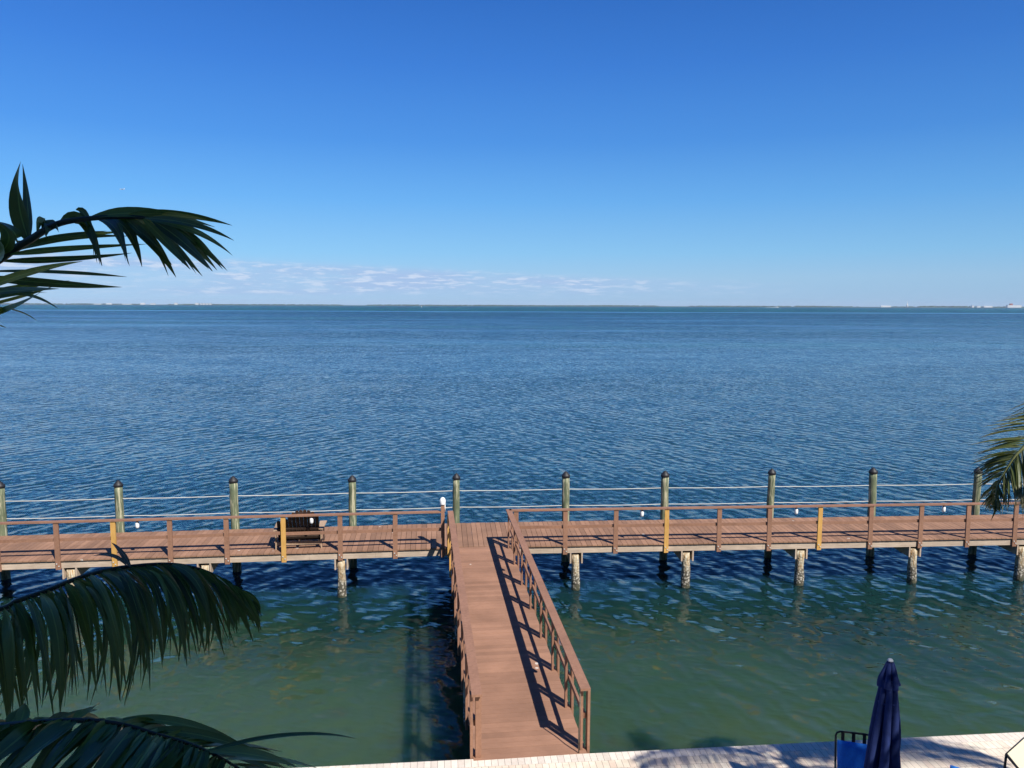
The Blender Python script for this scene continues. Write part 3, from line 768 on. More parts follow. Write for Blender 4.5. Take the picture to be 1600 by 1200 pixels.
# ------------------------------------------------------------------ palms
TOP_RACHIS = [(-2.209,2.467,7.695),(-1.763,2.308,8.112),(-1.465,2.225,8.279),(-1.364,2.2,8.329),(-1.28,2.184,8.37),(-1.199,2.185,8.386),(-1.101,2.206,8.395),(-1.025,2.236,8.392),(-0.951,2.255,8.38)]
TOP_LEAFLETS = [((-1.388,2.235,8.327),(-1.472,2.293,8.452),(-1.356,2.167,8.539),5.4,0),((-1.387,2.23,8.324),(-1.444,2.335,8.435),(-1.505,2.414,8.576),3.0,0),((-1.444,2.188,8.289),(-1.355,2.161,8.351),(-1.396,2.054,8.376),4.6,0),((-1.484,2.218,8.268),(-1.359,2.114,8.305),(-1.508,2.214,8.345),4.2,0),((-1.424,2.244,8.324),(-1.387,2.18,8.363),(-1.52,2.307,8.391),3.6,0),((-1.368,2.241,8.347),(-1.281,2.123,8.409),(-1.346,2.253,8.328),4.4,0),((-1.329,2.208,8.355),(-1.306,2.217,8.406),(-1.284,2.143,8.333),3.6,0),((-1.341,2.253,8.366),(-1.299,2.222,8.394),(-1.219,2.093,8.341),3.0,0),((-1.294,2.24,8.387),(-1.26,2.309,8.446),(-1.134,2.144,8.254),4.2,0),((-1.26,2.208,8.387),(-1.194,2.21,8.401),(-1.275,2.399,8.271),2.8,0),((-1.244,2.285,8.397),(-1.171,2.281,8.418),(-1.177,2.385,8.266),4.2,0),((-1.209,2.272,8.399),(-1.111,2.207,8.391),(-1.019,2.058,8.257),2.6,0),((-1.18,2.252,8.398),(-1.1,2.251,8.4),(-1.034,2.166,8.253),3.8,0),((-1.112,2.209,8.395),(-1.029,2.21,8.356),(-0.958,2.207,8.226),4.2,0),((-1.101,2.213,8.394),(-1.011,2.179,8.326),(-0.967,2.206,8.26),2.8,0),((-1.088,2.273,8.4),(-0.994,2.253,8.35),(-0.853,2.132,8.227),3.8,0),((-1.047,2.214,8.39),(-0.969,2.217,8.311),(-0.873,2.103,8.243),2.8,0),((-1.02,2.206,8.387),(-0.944,2.234,8.34),(-0.794,2.054,8.237),3.6,0),((-1.024,2.235,8.39),(-0.911,2.198,8.342),(-0.878,2.305,8.251),3.0,0),((-1.018,2.261,8.391),(-0.925,2.278,8.349),(-0.858,2.298,8.253),3.0,0),((-0.986,2.223,8.384),(-0.899,2.27,8.324),(-0.793,2.157,8.243),2.6,0),((-1.017,2.243,8.382),(-0.898,2.185,8.3),(-0.861,2.2,8.249),2.4,0),((-1.184,2.192,8.392),(-1.032,2.178,8.428),(-0.926,2.426,8.389),3.8,0),((-1.085,2.21,8.401),(-0.972,2.286,8.427),(-0.825,2.296,8.381),2.6,0),((-1.184,2.26,8.403),(-1.004,2.233,8.421),(-0.875,2.275,8.389),3.0,1),((-1.032,2.193,8.39),(-0.872,2.132,8.383),(-0.754,2.108,8.322),2.4,0),((-1.018,2.201,8.385),(-0.858,2.137,8.366),(-0.748,2.076,8.28),2.0,0),((-1.083,2.241,8.386),(-0.955,2.159,8.377),(-0.99,2.417,8.376),2.6,1),((-1.126,2.255,8.395),(-1.011,2.245,8.383),(-0.984,2.318,8.379),2.4,1),((-1.105,2.213,8.392),(-1.111,2.338,8.377),(-1.069,2.368,8.342),2.2,1),((-1.397,2.252,8.324),(-1.279,2.227,8.346),(-1.235,2.372,8.371),2.3,0),((-1.37,2.254,8.323),(-1.276,2.271,8.353),(-1.185,2.401,8.372),1.8,1),((-1.419,2.241,8.305),(-1.281,2.199,8.347),(-1.102,2.253,8.345),2.0,0),((-1.418,2.195,8.288),(-1.257,2.153,8.304),(-1.088,2.321,8.328),2.0,0),((-1.484,2.253,8.273),(-1.329,2.339,8.279),(-1.159,2.369,8.305),2.3,0),((-1.524,2.225,8.241),(-1.242,2.122,8.24),(-1.102,2.215,8.227),2.9,0),((-1.55,2.263,8.228),(-1.342,2.287,8.205),(-1.116,2.21,8.198),2.9,0),((-1.573,2.209,8.168),(-1.349,2.153,8.247),(-1.159,2.093,8.264),2.6,1),((-1.545,2.17,8.159),(-1.49,2.312,8.203),(-1.3,2.275,8.218),2.4,1),((-1.532,2.178,8.177),(-1.398,2.195,8.191),(-1.191,2.034,8.189),2.6,0),((-1.555,2.18,8.128),(-1.465,2.268,8.157),(-1.348,2.278,8.202),2.6,1),((-1.574,2.208,8.141),(-1.394,2.161,8.185),(-1.367,2.276,8.183),2.3,0),((-1.571,2.253,8.103),(-1.419,2.194,8.131),(-1.246,2.042,8.18),2.4,0),((-1.526,2.161,8.093),(-1.391,2.109,8.132),(-1.489,2.398,8.169),2.0,1),((-1.45,2.219,8.182),(-1.415,2.296,8.183),(-1.219,2.077,8.135),1.2,0),((-1.504,2.186,8.141),(-1.455,2.257,8.146),(-1.459,2.365,8.098),1.8,0),((-1.528,2.188,8.077),(-1.414,2.101,8.101),(-1.544,2.35,8.076),1.4,0)]
MID_RACHIS = [(-2.357,2.39,6.95),(-1.804,2.262,7.167),(-1.536,2.219,7.238),(-1.478,2.221,7.265),(-1.392,2.224,7.295),(-1.302,2.228,7.331),(-1.219,2.231,7.355),(-1.142,2.232,7.368),(-1.042,2.252,7.369),(-0.977,2.29,7.345),(-0.916,2.326,7.302),(-0.85,2.368,7.227),(-0.825,2.393,7.17)]
MID_NEAR = [(-2.076,2.073,6.802),(-1.652,2.033,6.903),(-1.401,2.041,6.973),(-1.31,2.015,7.016),(-1.208,2.017,7.038),(-1.102,2.019,7.052),(-1.001,2.023,7.094),(-0.919,2.039,7.148),(-0.841,2.062,7.182),(-0.795,2.113,7.188),(-0.777,2.213,7.184),(-0.803,2.359,7.141),(-0.807,2.407,7.11)]
MID_FAR = [(-2.547,2.545,6.496),(-2.002,2.412,6.671),(-1.725,2.423,6.776),(-1.587,2.378,6.827),(-1.466,2.378,6.831),(-1.341,2.381,6.863),(-1.228,2.383,6.88),(-1.124,2.39,6.95),(-1.024,2.396,7.007),(-0.94,2.4,7.045),(-0.869,2.406,7.1),(-0.832,2.412,7.162),(-0.815,2.409,7.131)]
CURLS = [((-1.13,2.212,7.373),(-1.147,2.198,7.433),(-1.198,2.239,7.439),1.6),((-1.142,2.213,7.377),(-1.152,2.179,7.435),(-1.255,2.235,7.399),1.2)]
LOW_RACHIS = [(-2.075,2.077,6.839),(-1.575,1.944,7.012),(-1.303,1.851,7.083),(-1.171,1.823,7.11),(-1.048,1.805,7.124),(-0.953,1.804,7.112),(-0.874,1.801,7.09),(-0.803,1.818,7.056),(-0.734,1.843,7.003),(-0.637,1.883,6.904)]
LOW_NEAR = [(-1.834,1.68,6.883),(-1.505,1.643,7.019),(-1.292,1.598,7.065),(-1.179,1.579,7.077),(-1.062,1.55,7.089),(-0.966,1.549,7.075),(-0.876,1.547,7.061),(-0.811,1.593,7.021),(-0.747,1.637,6.959),(-0.637,1.773,6.809)]
LOW_FAR = [(-2.124,2.279,6.848),(-1.562,2.089,6.953),(-1.316,1.995,7.016),(-1.193,1.995,7.023),(-1.062,1.994,7.008),(-0.931,1.991,6.978),(-0.847,2.082,6.889),(-0.732,2.174,6.803),(-0.617,2.169,6.751),(-0.541,2.161,6.678)]
LOW_LONG = [((-0.768,1.816,7.037),(-0.553,1.899,7.063),(-0.43,2.037,6.941),1.7),((-0.986,1.853,7.101),(-0.853,1.902,7.087),(-0.724,1.988,6.946),3.0),((-0.756,1.825,7.031),(-0.67,1.893,7.0),(-0.581,1.982,6.89),3.0),((-0.915,1.821,7.088),(-0.786,1.898,7.057),(-0.618,1.936,6.93),2.6)]
RIGHT_RACHIS = [(7.699,6.186,7.698),(6.844,6.897,7.767),(6.064,7.663,7.396),(5.599,7.921,6.971),(5.331,7.893,6.693),(5.244,7.883,6.601),(5.144,7.868,6.448),(5.063,7.852,6.296),(5.043,7.84,6.177),(5.036,7.826,6.044)]
RIGHT_UP = [(7.42,8.354,7.269),(6.44,8.347,7.202),(5.533,8.232,7.065),(5.151,8.21,6.846),(4.977,8.178,6.53),(5.005,8.162,6.379),(5.018,8.145,6.214),(5.086,8.13,6.062),(5.073,8.024,6.012),(5.009,7.823,6.011)]
RIGHT_LOW = [(6.872,7.357,6.368),(6.246,7.331,6.121),(5.822,7.416,5.97),(5.449,7.517,5.974),(5.18,7.527,6.071),(5.091,7.531,6.11),(5.027,7.535,6.148),(5.014,7.634,6.135),(5.025,7.73,6.083),(5.042,7.821,5.991)]
def catmull(P, n):
    P = [Vector(p) for p in P]; Q = [P[0] * 2 - P[1]] + P + [P[-1] * 2 - P[-2]]; out = []
    for i in range(1, len(Q) - 2):
        for k in range(n):
            t = k / n; p0, p1, p2, p3 = Q[i - 1:i + 3]
            out.append(.5 * ((2 * p1) + (p2 - p0) * t + (2 * p0 - 5 * p1 + 4 * p2 - p3) * t * t + (3 * p1 - p0 - 3 * p2 + p3) * t ** 3))
    out.append(P[-1]); return out
def at(C, t):
    x = t * (len(C) - 1); i = min(int(x), len(C) - 2); return C[i].lerp(C[i + 1], x - i)
def rachis(mb, C, r0, r1, mi): mb.tube(C, [r0 + (r1 - r0) * i / (len(C) - 1) for i in range(len(C))], 8, mi)
def comb(mb, C, T, n, width, bow, mi, t0=.0, hintv=(0, -1, 0), jit=.02, tang=.06, seg=9, wj=.25, twin=0.0, taper=.35):
    for k in range(n):
        t = t0 + (1 - t0) * (k + random.uniform(-.3, .3)) / (n - 1); t = min(.995, max(0, t))
        p0 = at(C, t); p2 = at(T, t) + Vector([random.gauss(0, jit) for _ in range(3)])
        d = (at(C, min(1, t + .02)) - at(C, max(0, t - .02))).normalized()
        ln = (p2 - p0).length
        p2 = p0 + (p2 - p0) * random.uniform(.88, 1.04)
        p1 = p0.lerp(p2, .4) + Vector(bow) * ln * random.uniform(.6, 1.3) + d * tang * ln * random.uniform(.3, 1.6)
        h = Vector(hintv) + Vector([random.gauss(0, .38) for _ in range(3)])
        w = width * random.uniform(1 - wj, 1 + wj) * (1 - taper * t)
        mb.leaflet(p0, p1, p2, w, h, mi, seg)
        if random.random() < twin:                    # split tip
            q2 = p2 + Vector([random.gauss(0, .012) for _ in range(3)]) + d * .02 + (p0 - p2) * random.uniform(.03, .12)
            mb.leaflet(p0.lerp(p1, .5), p1 + d * .01, q2, w * .5, h, mi, seg)
def generic_frond(mb, o, az, el, L_, n, ll, w, droop, mi_leaf, mi_r, r0=.02, hang=.5):
    C = []; p = Vector(o); steps = 22; e = el
    for i in range(steps + 1):
        C.append(p.copy()); d = Vector((cos(az) * cos(e), sin(az) * cos(e), sin(e))); p = p + d * L_ / steps; e -= droop / steps
    rachis(mb, C, r0, .003, mi_r)
    side = Vector((-sin(az), cos(az), 0))
    for s in (-1, 1):
        for k in range(n):
            t = .14 + .86 * k / (n - 1); p0 = at(C, min(t, .999)); d = (at(C, min(1, t + .02)) - at(C, max(0, t - .02))).normalized()
            l = ll * (.35 + .65 * sin(min(1, (t * 1.15)) * pi * .82)) * random.uniform(.85, 1.1)
            out = (side * s * .85 + d * .6 + Vector((0, 0, .12))).normalized()
            p1 = p0 + out * l * .5; p2 = p0 + (out * .78 + Vector((0, 0, -hang * random.uniform(.7, 1.3)))).normalized() * l
            mb.leaflet(p0, p1, p2, w * random.uniform(.8, 1.15), (0, 0, 1), mi_leaf, 6)
CROWN = Vector(MID_RACHIS[0]) + Vector((-.35, .0, -.05))
palm = thing('palm_tree', 'dark broad-leaved palm at the left with three arching fronds in shade', 'palm tree', (CROWN.x, CROWN.y, DECK_Z), world=True)
b = MB(); b.tube([(CROWN.x + .03 * sin(i), CROWN.y + .02 * cos(i * 2), DECK_Z - .1 + i * (CROWN.z - DECK_Z + .1) / 14) for i in range(15)], [.15, .12] + [.10 - .002 * i for i in range(13)], 16, wob=.08); b.build('trunk', M_trunk, palm)
f = MB(); C = catmull([tuple(CROWN)] + TOP_RACHIS, 5); rachis(f, C, .016, .003, 2)
for p0, p1, p2, w, tone in TOP_LEAFLETS:
    h = Vector((0, -1, .25)) + Vector([random.gauss(0, .30) for _ in range(3)])
    f.leaflet(p0, p1, p2, w / 100 * .88, h, 1 if tone else 0, 12)
    if w > 2.5 and p2[2] < p0[2] - .05:              # frayed second tip
        q = Vector(p2) + (Vector(p0) - Vector(p2)) * random.uniform(.04, .16) + Vector((random.uniform(-.015, .015), 0, random.uniform(-.008, .008)))
        f.leaflet(Vector(p0).lerp(Vector(p1), .6), Vector(p1) + Vector((.006, 0, 0)), q, w / 100 * .45, h, 0, 10)
f.build('frond', [M_leaf, M_leafy, M_rachisdark], palm)
f = MB(); C = catmull(MID_RACHIS, 6); rachis(f, [CROWN] + C, .010, .003, 2)
comb(f, C, catmull(MID_FAR, 6), 56, .031, (.02, .10, .12), 0, twin=.35, jit=.016, taper=.40, tang=.16)
comb(f, C, catmull(MID_NEAR, 6), 56, .034, (.03, -.12, .22), 0, twin=.35, jit=.016, taper=.40, tang=.16)
for p0, p1, p2, w in CURLS: f.leaflet(p0, p1, p2, w / 100, (0, -1, .4), 1, 12)
f.build('frond', [M_leaf, M_leafgrey, M_rachisdark], palm)
f = MB(); C = catmull(LOW_RACHIS, 6); rachis(f, [CROWN] + C, .010, .003, 2)
comb(f, C, catmull(LOW_FAR, 6), 50, .034, (0, .05, .05), 0, hintv=(0, -.5, 1), jit=.02, taper=.3)
comb(f, C, catmull(LOW_NEAR, 6), 84, .044, (0, -.07, .13), 0, hintv=(0, -1, .6), jit=.02, taper=.2)
for p0, p1, p2, w in LOW_LONG: f.leaflet(p0, p1, p2, w / 100, (0, -.5, 1), 0, 14)
f.build('frond', [M_leaf, M_leafy, M_rachisdark], palm)
for az, el, dr in ((2.6, .9, 1.5), (3.5, .5, 1.3), (4.2, 1.0, 1.6), (2.0, .8, 1.5)):
    f = MB(); generic_frond(f, CROWN, az, el, 1.5, 34, .42, .04, dr, 0, 2); f.build('frond', [M_leaf, M_leafy, M_rachisdark], palm)

RC = Vector(RIGHT_RACHIS[0])
coco = thing('coconut_palm', 'coconut palm at the right edge with a narrow-leaved olive frond hanging before the boardwalk', 'palm tree', (RC.x + .5, RC.y - .2, DECK_Z), world=True)
b = MB(); b.tube([(RC.x + .5 - .5 * (i / 16) ** 2, RC.y - .2 + .2 * (i / 16), DECK_Z - .1 + i * (RC.z - DECK_Z + .1) / 16) for i in range(17)], [.22, .16] + [.13 - .002 * i for i in range(15)], 18, wob=.08); b.build('trunk', M_trunk, coco)
f = MB(); C = catmull(RIGHT_RACHIS, 6); rachis(f, C, .026, .005, 1)
comb(f, C, catmull(RIGHT_UP, 6), 95, .030, (-.05, 0, .14), 0, t0=.12, hintv=(0, -.6, 1), jit=.03, tang=.10, taper=.3)
comb(f, C, catmull(RIGHT_LOW, 6), 90, .028, (.0, -.1, .05), 0, t0=.12, hintv=(0, -1, .3), jit=.03, tang=.03, taper=.3)
f.build('frond', [M_coco, M_rachis], coco)
for az, el, dr, L_ in ((.2, .9, 1.7, 2.9), (-.6, .5, 1.6, 2.9), (-1.3, .8, 1.8, 2.8), (-2.1, .9, 1.7, 2.8), (.8, .6, 1.7, 2.6), (1.25, .95, 1.8, 2.3), (-2.8, 1.15, 1.5, 2.3), (1.9, 1.25, 1.2, 1.9), (-.2, 1.3, 1.4, 2.4), (.34, .45, 1.5, 3.1), (.14, .65, 1.7, 3.3), (-1.8, .2, 1.3, 2.6)):
    f = MB(); generic_frond(f, RC, az, el, L_, 60, .62, .032, dr, 0, 1, .026, .6); f.build('frond', [M_coco, M_rachis], coco)

# ------------------------------------------------------------------ the building the photo is taken from (behind the camera, shades the near palm)
bl = thing('apartment_building', 'pale stucco building behind the viewpoint that shades the nearest palm', 'building', (0, -6.5, DECK_Z), EA)
HB = 13.6 - DECK_Z
b = MB(); b.box((0, 0, HB / 2), (44, 10, HB)); b.build('wall', M_stucco, bl)
b = MB(); b.box((0, 0, HB + .12), (44.6, 10.6, .24)); b.build('roof', M_stucco, bl)
for fl in range(4):
    for k in range(-6, 7):
        wdw = MB(); wdw.box((k * 3.2, 5.02, 1.5 + fl * 2.85), (1.6, .06, 1.5)); w_o = wdw.build('window', M_stucco, bl)
        g = MB(); g.box((k * 3.2, 5.06, 1.5 + fl * 2.85), (1.45, .03, 1.36)); g.build('pane', M_glass, w_o)

# ------------------------------------------------------------------ far shore, boat, marker, aeroplane
YS = 7200.0
def hx(px): return (px - 800) / 1200 * YS            # bearing of a far thing, kept as its east-west place on the shore
land = MB(); n0 = 0; prof = []
for i in range(241):
    x = -6200 + i * 52; prof.append((x, 3 + 2.5 * mnoise.noise(Vector((x * .0013, 0, 0)))))
for (x, h) in prof:
    yy = YS + 40 + 60 * mnoise.noise(Vector((x * .0007, 5, 0)))
    land.v += [Vector((x, yy, -1)), Vector((x, yy + 30, h * .4)), Vector((x, yy + 700, h)), Vector((x, yy + 2500, h + 1)), Vector((x, yy + 2520, -1))]
for i in range(240):
    for k in range(4): a = i * 5 + k; land.quad((a, a + 5, a + 6, a + 1))
tag(land.build('far_shore', M_farland), kind='structure')
tr = MB(); rnd = random.Random(4)
for i in range(1500):
    x = rnd.uniform(-6100, 6200); dens = mnoise.noise(Vector((x * .0016, 2, 0)))
    if dens < -.25: continue
    h = rnd.uniform(6, 10) + 7 * max(0, dens) + (5 if 3900 < x < 4350 else 0); r = rnd.uniform(9, 26); y = YS + rnd.uniform(90, 300)
    n0 = len(tr.v); k = 7
    for (rr, zz) in ((.8, .15), (1, .5), (.7, .85), (.15, 1.0)):
        for j in range(k): a = 2 * pi * j / k; q = rnd.uniform(.8, 1.2); tr.v.append(Vector((x + r * rr * q * cos(a), y + 8 * rr * q * sin(a), 2 + h * zz)))
    for ring in range(3):
        for j in range(k): j2 = (j + 1) % k; tr.quad((n0 + ring * k + j, n0 + ring * k + j2, n0 + (ring + 1) * k + j2, n0 + (ring + 1) * k + j), 0, True)
    tr.quad(tuple(n0 + 3 * k + j for j in range(k)))
tag(tr.build('shore_trees', M_farveg), 'thin dark line of trees along the far shore at the horizon', 'trees', kind='stuff')
def far_building(px, w, h, lab, m=M_farwhite, roof='flat', name='shore_building', cat='building', dy=0):
    t = thing(name, lab, cat, (hx(px), YS + 60 + dy, 2.5), group='buildings on the far shore')
    b = MB(); b.box((0, 0, h / 2), (w, 22, h)); b.build('wall', m, t)
    b = MB()
    if roof == 'gable': b.prism([(-w / 2 - 1, -12, h), (w / 2 + 1, -12, h), (w / 2 + 1, 12, h), (-w / 2 - 1, 12, h)], [(-w / 2 + 2, -1, h + 4), (w / 2 - 2, -1, h + 4), (w / 2 - 2, 1, h + 4), (-w / 2 + 2, 1, h + 4)])
    else: b.box((0, 0, h + .5), (w + 2, 24, 1.0))
    b.build('roof', M_farwhite if m is M_farwhite else M_fargrey, t)
    ww = MB(); k = max(2, int(w / 8))
    for i in range(k): ww.box((-w / 2 + (i + .5) * w / k, -11.1, h * .55), (w / k * .4, .3, h * .3))
    ww.build('windows', M_fargrey, t)
    return t
FB = [(150, 60, 8, 'low pale building on the far shore, farthest left', 'flat'), (168, 46, 9, 'low pale building on the far shore, second from the left', 'gable'), (196, 80, 7, 'long low pale building on the far shore, third from the left', 'flat'),
      (221, 40, 12, 'small white building on the far shore, fourth from the left', 'gable'), (237, 46, 11, 'small white building on the far shore, fifth from the left', 'flat'), (273, 24, 18, 'bright narrow white block on the far shore standing alone left of a cluster', 'flat'),
      (306, 26, 17, 'bright white block at the left end of the cluster on the far shore', 'flat'), (312.5, 12, 13, 'tiny white block, second in the bright cluster on the far shore', 'flat'), (317, 14, 14, 'tiny white block, third in the bright cluster on the far shore', 'flat'),
      (322, 14, 13, 'tiny white block, fourth in the bright cluster on the far shore', 'flat'), (327, 12, 14, 'tiny white block at the right end of the bright cluster on the far shore', 'flat'),
      (1385, 95, 10, 'long low white shed on the far shore, left of the white tower', 'gable'), (1521, 18, 17, 'small white building on the far shore, first of three right of the white tower', 'flat'),
      (1530, 34, 13, 'small white building on the far shore, middle of three right of the white tower', 'flat'), (1545, 80, 11, 'wide white building on the far shore, just left of the large hall', 'gable')]
for px, w, h, lab, rf in FB: far_building(px, w, h, lab, roof=rf)
t = far_building(1586, 130, 22, 'large white hall with dark red roof block, at the right end of the horizon')
b = MB(); b.box((-28, 0, 30), (24, 18, 16)); b.build('roof_block', M_farred, t); b = MB(); b.box((-16, 0, 32), (6, 6, 12)); b.build('roof_block', M_farwhite, t)
t = thing('white_tower', 'slender white tower with a mast on the far shore, right of centre', 'tower', (hx(1419), YS + 60, 2))
b = MB(); b.tube([(0, 0, 0), (0, 0, 16), (0, 0, 34)], [9, 7, 5.5], 12); b.build('shaft', M_farwhite, t)
b = MB(); b.tube([(0, 0, 34), (0, 0, 40), (0, 0, 58)], [3, 2, 1], 8); b.build('mast', M_farwhite, t)
bt = thing('motorboat', 'tiny white motorboat with a cabin near the horizon, right of centre', 'boat', ((1212 - 800) / 1200 * 4300, 4300, 0), radians(8), )
b = MB(); b.prism([(-8, -2.2, -.5), (5, -2.2, -.5), (9, 0, -.3), (5, 2.2, -.5), (-8, 2.2, -.5)], [(-9, -3, 2.2), (5, -3, 2.4), (11, 0, 3.2), (5, 3, 2.4), (-9, 3, 2.2)]); b.build('hull', M_farwhite, bt)
b = MB(); b.prism([(-4, -2, 2.3), (4, -2, 2.3), (4, 2, 2.3), (-4, 2, 2.3)], [(-4, -1.6, 5.6), (2.5, -1.6, 5.6), (2.5, 1.6, 5.6), (-4, 1.6, 5.6)]); b.build('cabin', M_farwhite, bt)
b = MB(); b.tube([(-1, 0, 5.6), (-1, 0, 10)], [.3, .15], 6); b.build('mast', M_farwhite, bt)
wk = MB(); wk.prism([(-70, -9, -.2), (-10, -2.5, -.2), (-10, 2.5, -.2), (-70, 9, -.2)], [(-70, -7, .25), (-10, -2, .8), (-10, 2, .8), (-70, 7, .25)])
wko = wk.build('wake', M_foam); wko.location = bt.location; wko.rotation_euler = bt.rotation_euler; tag(wko, 'white wake on the water behind the tiny motorboat', 'wake', kind='stuff')
mk = thing('channel_marker', 'tiny white channel marker post standing in the water near the horizon, centre left', 'marker', ((659 - 800) / 1200 * 2300, 2300, 0))
b = MB(); b.tube([(0, 0, -2), (0, 0, 4.5)], .35, 8); b.build('post', M_fargrey, mk); b = MB(); b.box((0, -.5, 4.6), (2.6, .2, 2.2)); b.build('board', M_farwhite, mk)
# aeroplane
AD = 5000.0
from mathutils import Euler
ap = thing('airplane', 'tiny white airplane high in the sky above the left palm frond', 'airplane', ((211 - 800) / 1200 * AD, AD * .985, 8.15 + AD * .1435), radians(6))
b = MB(); b.tube([(-16, 0, 0), (-14.5, 0, 0), (-11, 0, 0), (8, 0, 0), (13, 0, .6), (16.5, 0, 1.2)], [.3, 1.3, 1.9, 1.9, 1.1, .3], 12); b.build('fuselage', M_farwhite, ap)
for s in (-1, 1):
    b = MB(); b.prism([(-4, s * 1.5, -.6), (2.5, s * 1.5, -.6), (7.5, s * 16, .8), (5.5, s * 16, .8)][::s], [(-4, s * 1.5, -.1), (2.5, s * 1.5, -.1), (7.5, s * 16, 1.0), (5.5, s * 16, 1.0)][::s]); b.build('wing', M_farwhite, ap)
    b = MB(); b.tube([(-3, s * 5.5, -1.6), (.8, s * 5.5, -1.6)], [1.0, .8], 10); b.build('engine', M_farwhite, ap)
b = MB(); b.prism([(11, -.2, 1.5), (15.5, -.2, 1.5), (15.5, .2, 1.5), (11, .2, 1.5)], [(14.5, -.1, 6.3), (17, -.1, 6.3), (17, .1, 6.3), (14.5, .1, 6.3)]); b.build('tail_fin', M_farwhite, ap)

# ------------------------------------------------------------------ sea haze
hm = bpy.data.materials.new('sea_haze'); hm.use_nodes = True; hm.node_tree.nodes.clear()
pv = hm.node_tree.nodes.new('ShaderNodeVolumePrincipled'); ho = hm.node_tree.nodes.new('ShaderNodeOutputMaterial')
pv.inputs['Color'].default_value = (.74, .84, 1, 1); pv.inputs['Density'].default_value = HAZE
hm.node_tree.links.new(pv.outputs[0], ho.inputs['Volume'])
if HAZE > 0:
    hz = MB(); hz.box((0, 7490, 34.5), (33000, 15060, 73)); tag(hz.build('haze', hm), 'thin sea haze paling the far shore and buildings at the horizon', 'haze', kind='stuff')
# ------------------------------------------------------------------ sky, sun, camera
wld = bpy.data.worlds.new('World'); SC.world = wld; wld.use_nodes = True
nt = wld.node_tree; bg = nt.nodes['Background']
sky = N(nt, 'ShaderNodeTexSky', sky_type='NISHITA'); sky.sun_disc = False
elev = math.asin(SUN_TO.z); azim = atan2(SUN_TO.x, SUN_TO.y)
sky.sun_elevation = elev; sky.sun_rotation = azim
sky.altitude = 0; sky.air_density = 1.0; sky.dust_density = .35; sky.ozone_density = 3.0
hs = N(nt, 'ShaderNodeHueSaturation'); hs.inputs['Saturation'].default_value = 1.22; hs.inputs['Value'].default_value = 1.0
Lk(nt, sky.outputs[0], hs.inputs['Color'])
EXG = 1.0 / (.10 * 2 ** SC_EXP)
# clear maritime sky: the Sky Texture alone turns yellow at the horizon opposite the sun, so most of the colour by height comes from a measured clear-sky scale
def lin(*c): return tuple(((x / 255 + .055) / 1.055) ** 2.4 if x > 10 else x / 255 / 12.92 for x in c)

tc = N(nt, 'ShaderNodeTexCoord'); sp = N(nt, 'ShaderNodeSeparateXYZ'); Lk(nt, tc.outputs['Generated'], sp.inputs[0])
skr = ramp(nt, [(0.0, lin(163, 202, 238)), (.035, lin(162, 207, 244)), (.066, lin(141, 203, 250)), (.13, lin(108, 181, 249)), (.20, lin(80, 153, 237)), (.285, lin(62, 130, 222)), (.36, lin(50, 113, 204)), (.6, lin(30, 82, 165)), (1.0, lin(22, 62, 135))], sp.outputs[2]).outputs[0]
skg = N(nt, 'ShaderNodeVectorMath', operation='SCALE'); Lk(nt, skr, skg.inputs[0])
azr = N(nt, 'ShaderNodeMapRange'); azr.inputs[1].default_value = -.6; azr.inputs[2].default_value = .6; azr.inputs[3].default_value = 1.02 * EXG; azr.inputs[4].default_value = .84 * EXG
Lk(nt, math_(nt, 'ARCTAN2', sp.outputs[0], sp.outputs[1]), azr.inputs[0]); Lk(nt, azr.outputs[0], skg.inputs['Scale'])
base_sky = mixc(nt, .96, hs.outputs[0], skg.outputs[0])
az = math_(nt, 'ARCTAN2', sp.outputs[0], sp.outputs[1]); elv = sp.outputs[2]
cc = N(nt, 'ShaderNodeCombineXYZ'); Lk(nt, math_(nt, 'MULTIPLY', az, 34), cc.inputs[0]); Lk(nt, math_(nt, 'MULTIPLY', elv, 230), cc.inputs[1])
cn = noise(nt, cc.outputs[0], 1.0, 5, .6)
cc2 = N(nt, 'ShaderNodeCombineXYZ'); Lk(nt, math_(nt, 'MULTIPLY', az, 3.5), cc2.inputs[0]); Lk(nt, math_(nt, 'MULTIPLY', elv, 30), cc2.inputs[1]); cc2.inputs[2].default_value = 4.4
big = noise(nt, cc2.outputs[0], 1.0, 4, .6)
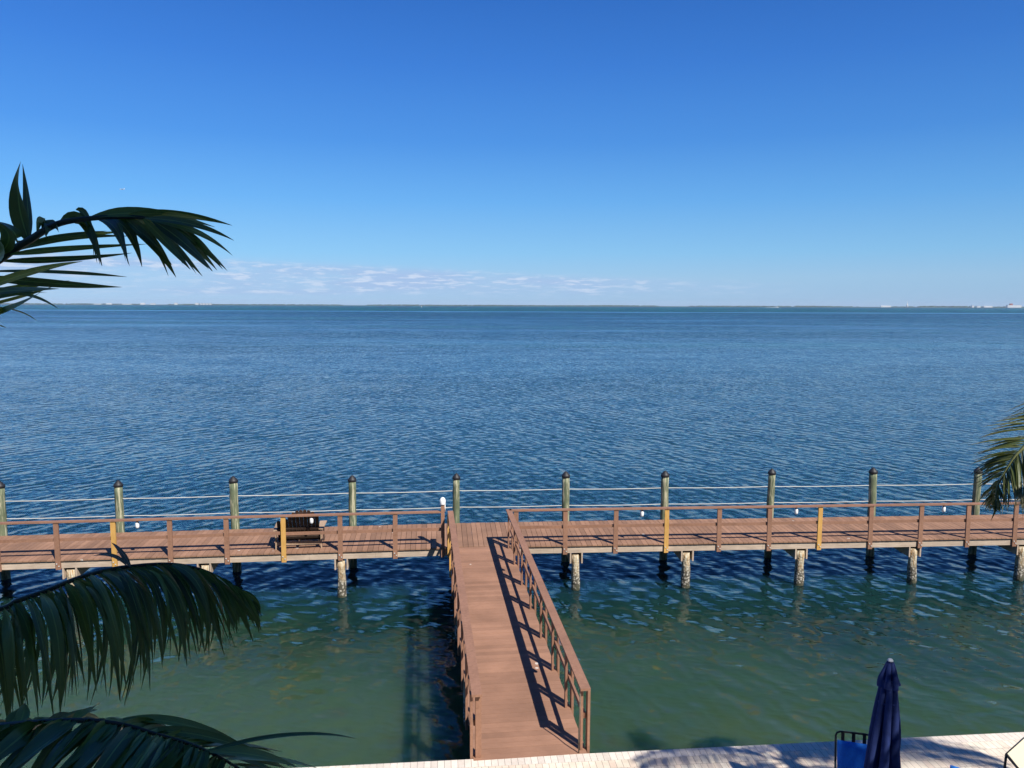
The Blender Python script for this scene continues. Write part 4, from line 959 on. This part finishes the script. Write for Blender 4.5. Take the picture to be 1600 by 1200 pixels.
def mrange(v, a, b, c=0.0, d=1.0):
    r = N(nt, 'ShaderNodeMapRange', interpolation_type='SMOOTHSTEP'); r.inputs[1].default_value = a; r.inputs[2].default_value = b; r.inputs[3].default_value = c; r.inputs[4].default_value = d
    Lk(nt, v, r.inputs[0]); return r.outputs[0]
# clouds lie low over the left half of the horizon
top_lim = mrange(az, -.55, .50, .060, .030)
env = math_(nt, 'MULTIPLY', mrange(math_(nt, 'DIVIDE', elv, top_lim), .75, 1.05, 1, 0), mrange(elv, .008, .018))
env = math_(nt, 'MULTIPLY', env, mrange(az, .0, .42, 1, .0))
puffs = math_(nt, 'MULTIPLY', math_(nt, 'MULTIPLY', mrange(cn, .48, .63), mrange(big, .38, .55, .3, 1)), env)
veil = math_(nt, 'MULTIPLY', mrange(big, .35, .65, .25, 1), env)
c1 = mixc(nt, math_(nt, 'MULTIPLY', veil, .85), base_sky, tuple(x * EXG for x in lin(168, 194, 234)))
c2 = mixc(nt, math_(nt, 'MULTIPLY', puffs, .75), c1, tuple(x * EXG for x in lin(214, 228, 248)))
Lk(nt, c2, bg.inputs['Color']); bg.inputs['Strength'].default_value = .10

sl = bpy.data.lights.new('sun', 'SUN'); sl.energy = 4.6; sl.angle = radians(.53); sl.color = (1.0, .955, .89)
so = bpy.data.objects.new('sun', sl); COL.objects.link(so); so.rotation_euler = SUN_TO.to_track_quat('Z', 'Y').to_euler(); so.location = (8, -10, 30)

cam = bpy.data.cameras.new('camera'); cam.sensor_width = 36; cam.lens = 27.0; cam.clip_start = .05; cam.clip_end = 40000
co = bpy.data.objects.new('camera', cam); COL.objects.link(co); co.location = EYE
pitch = radians(5.85)
fwd = Vector((0, cos(pitch), -sin(pitch))); up = Vector((0, sin(pitch), cos(pitch))); right = Vector((1, 0, 0))
M = Matrix((right, up, -fwd)).transposed().to_4x4() @ Matrix.Rotation(0.0034 * 1, 4, 'Z')
co.rotation_euler = M.to_euler()
SC.camera = co
for o in bpy.data.objects:
    if '_world' in o: del o['_world']
SC.view_settings.view_transform = 'Standard'; SC.view_settings.look = 'None'; SC.view_settings.exposure = SC_EXP; SC.view_settings.gamma = 1
SC.render.engine = 'CYCLES'
SC.render.resolution_x = 1024; SC.render.resolution_y = 768
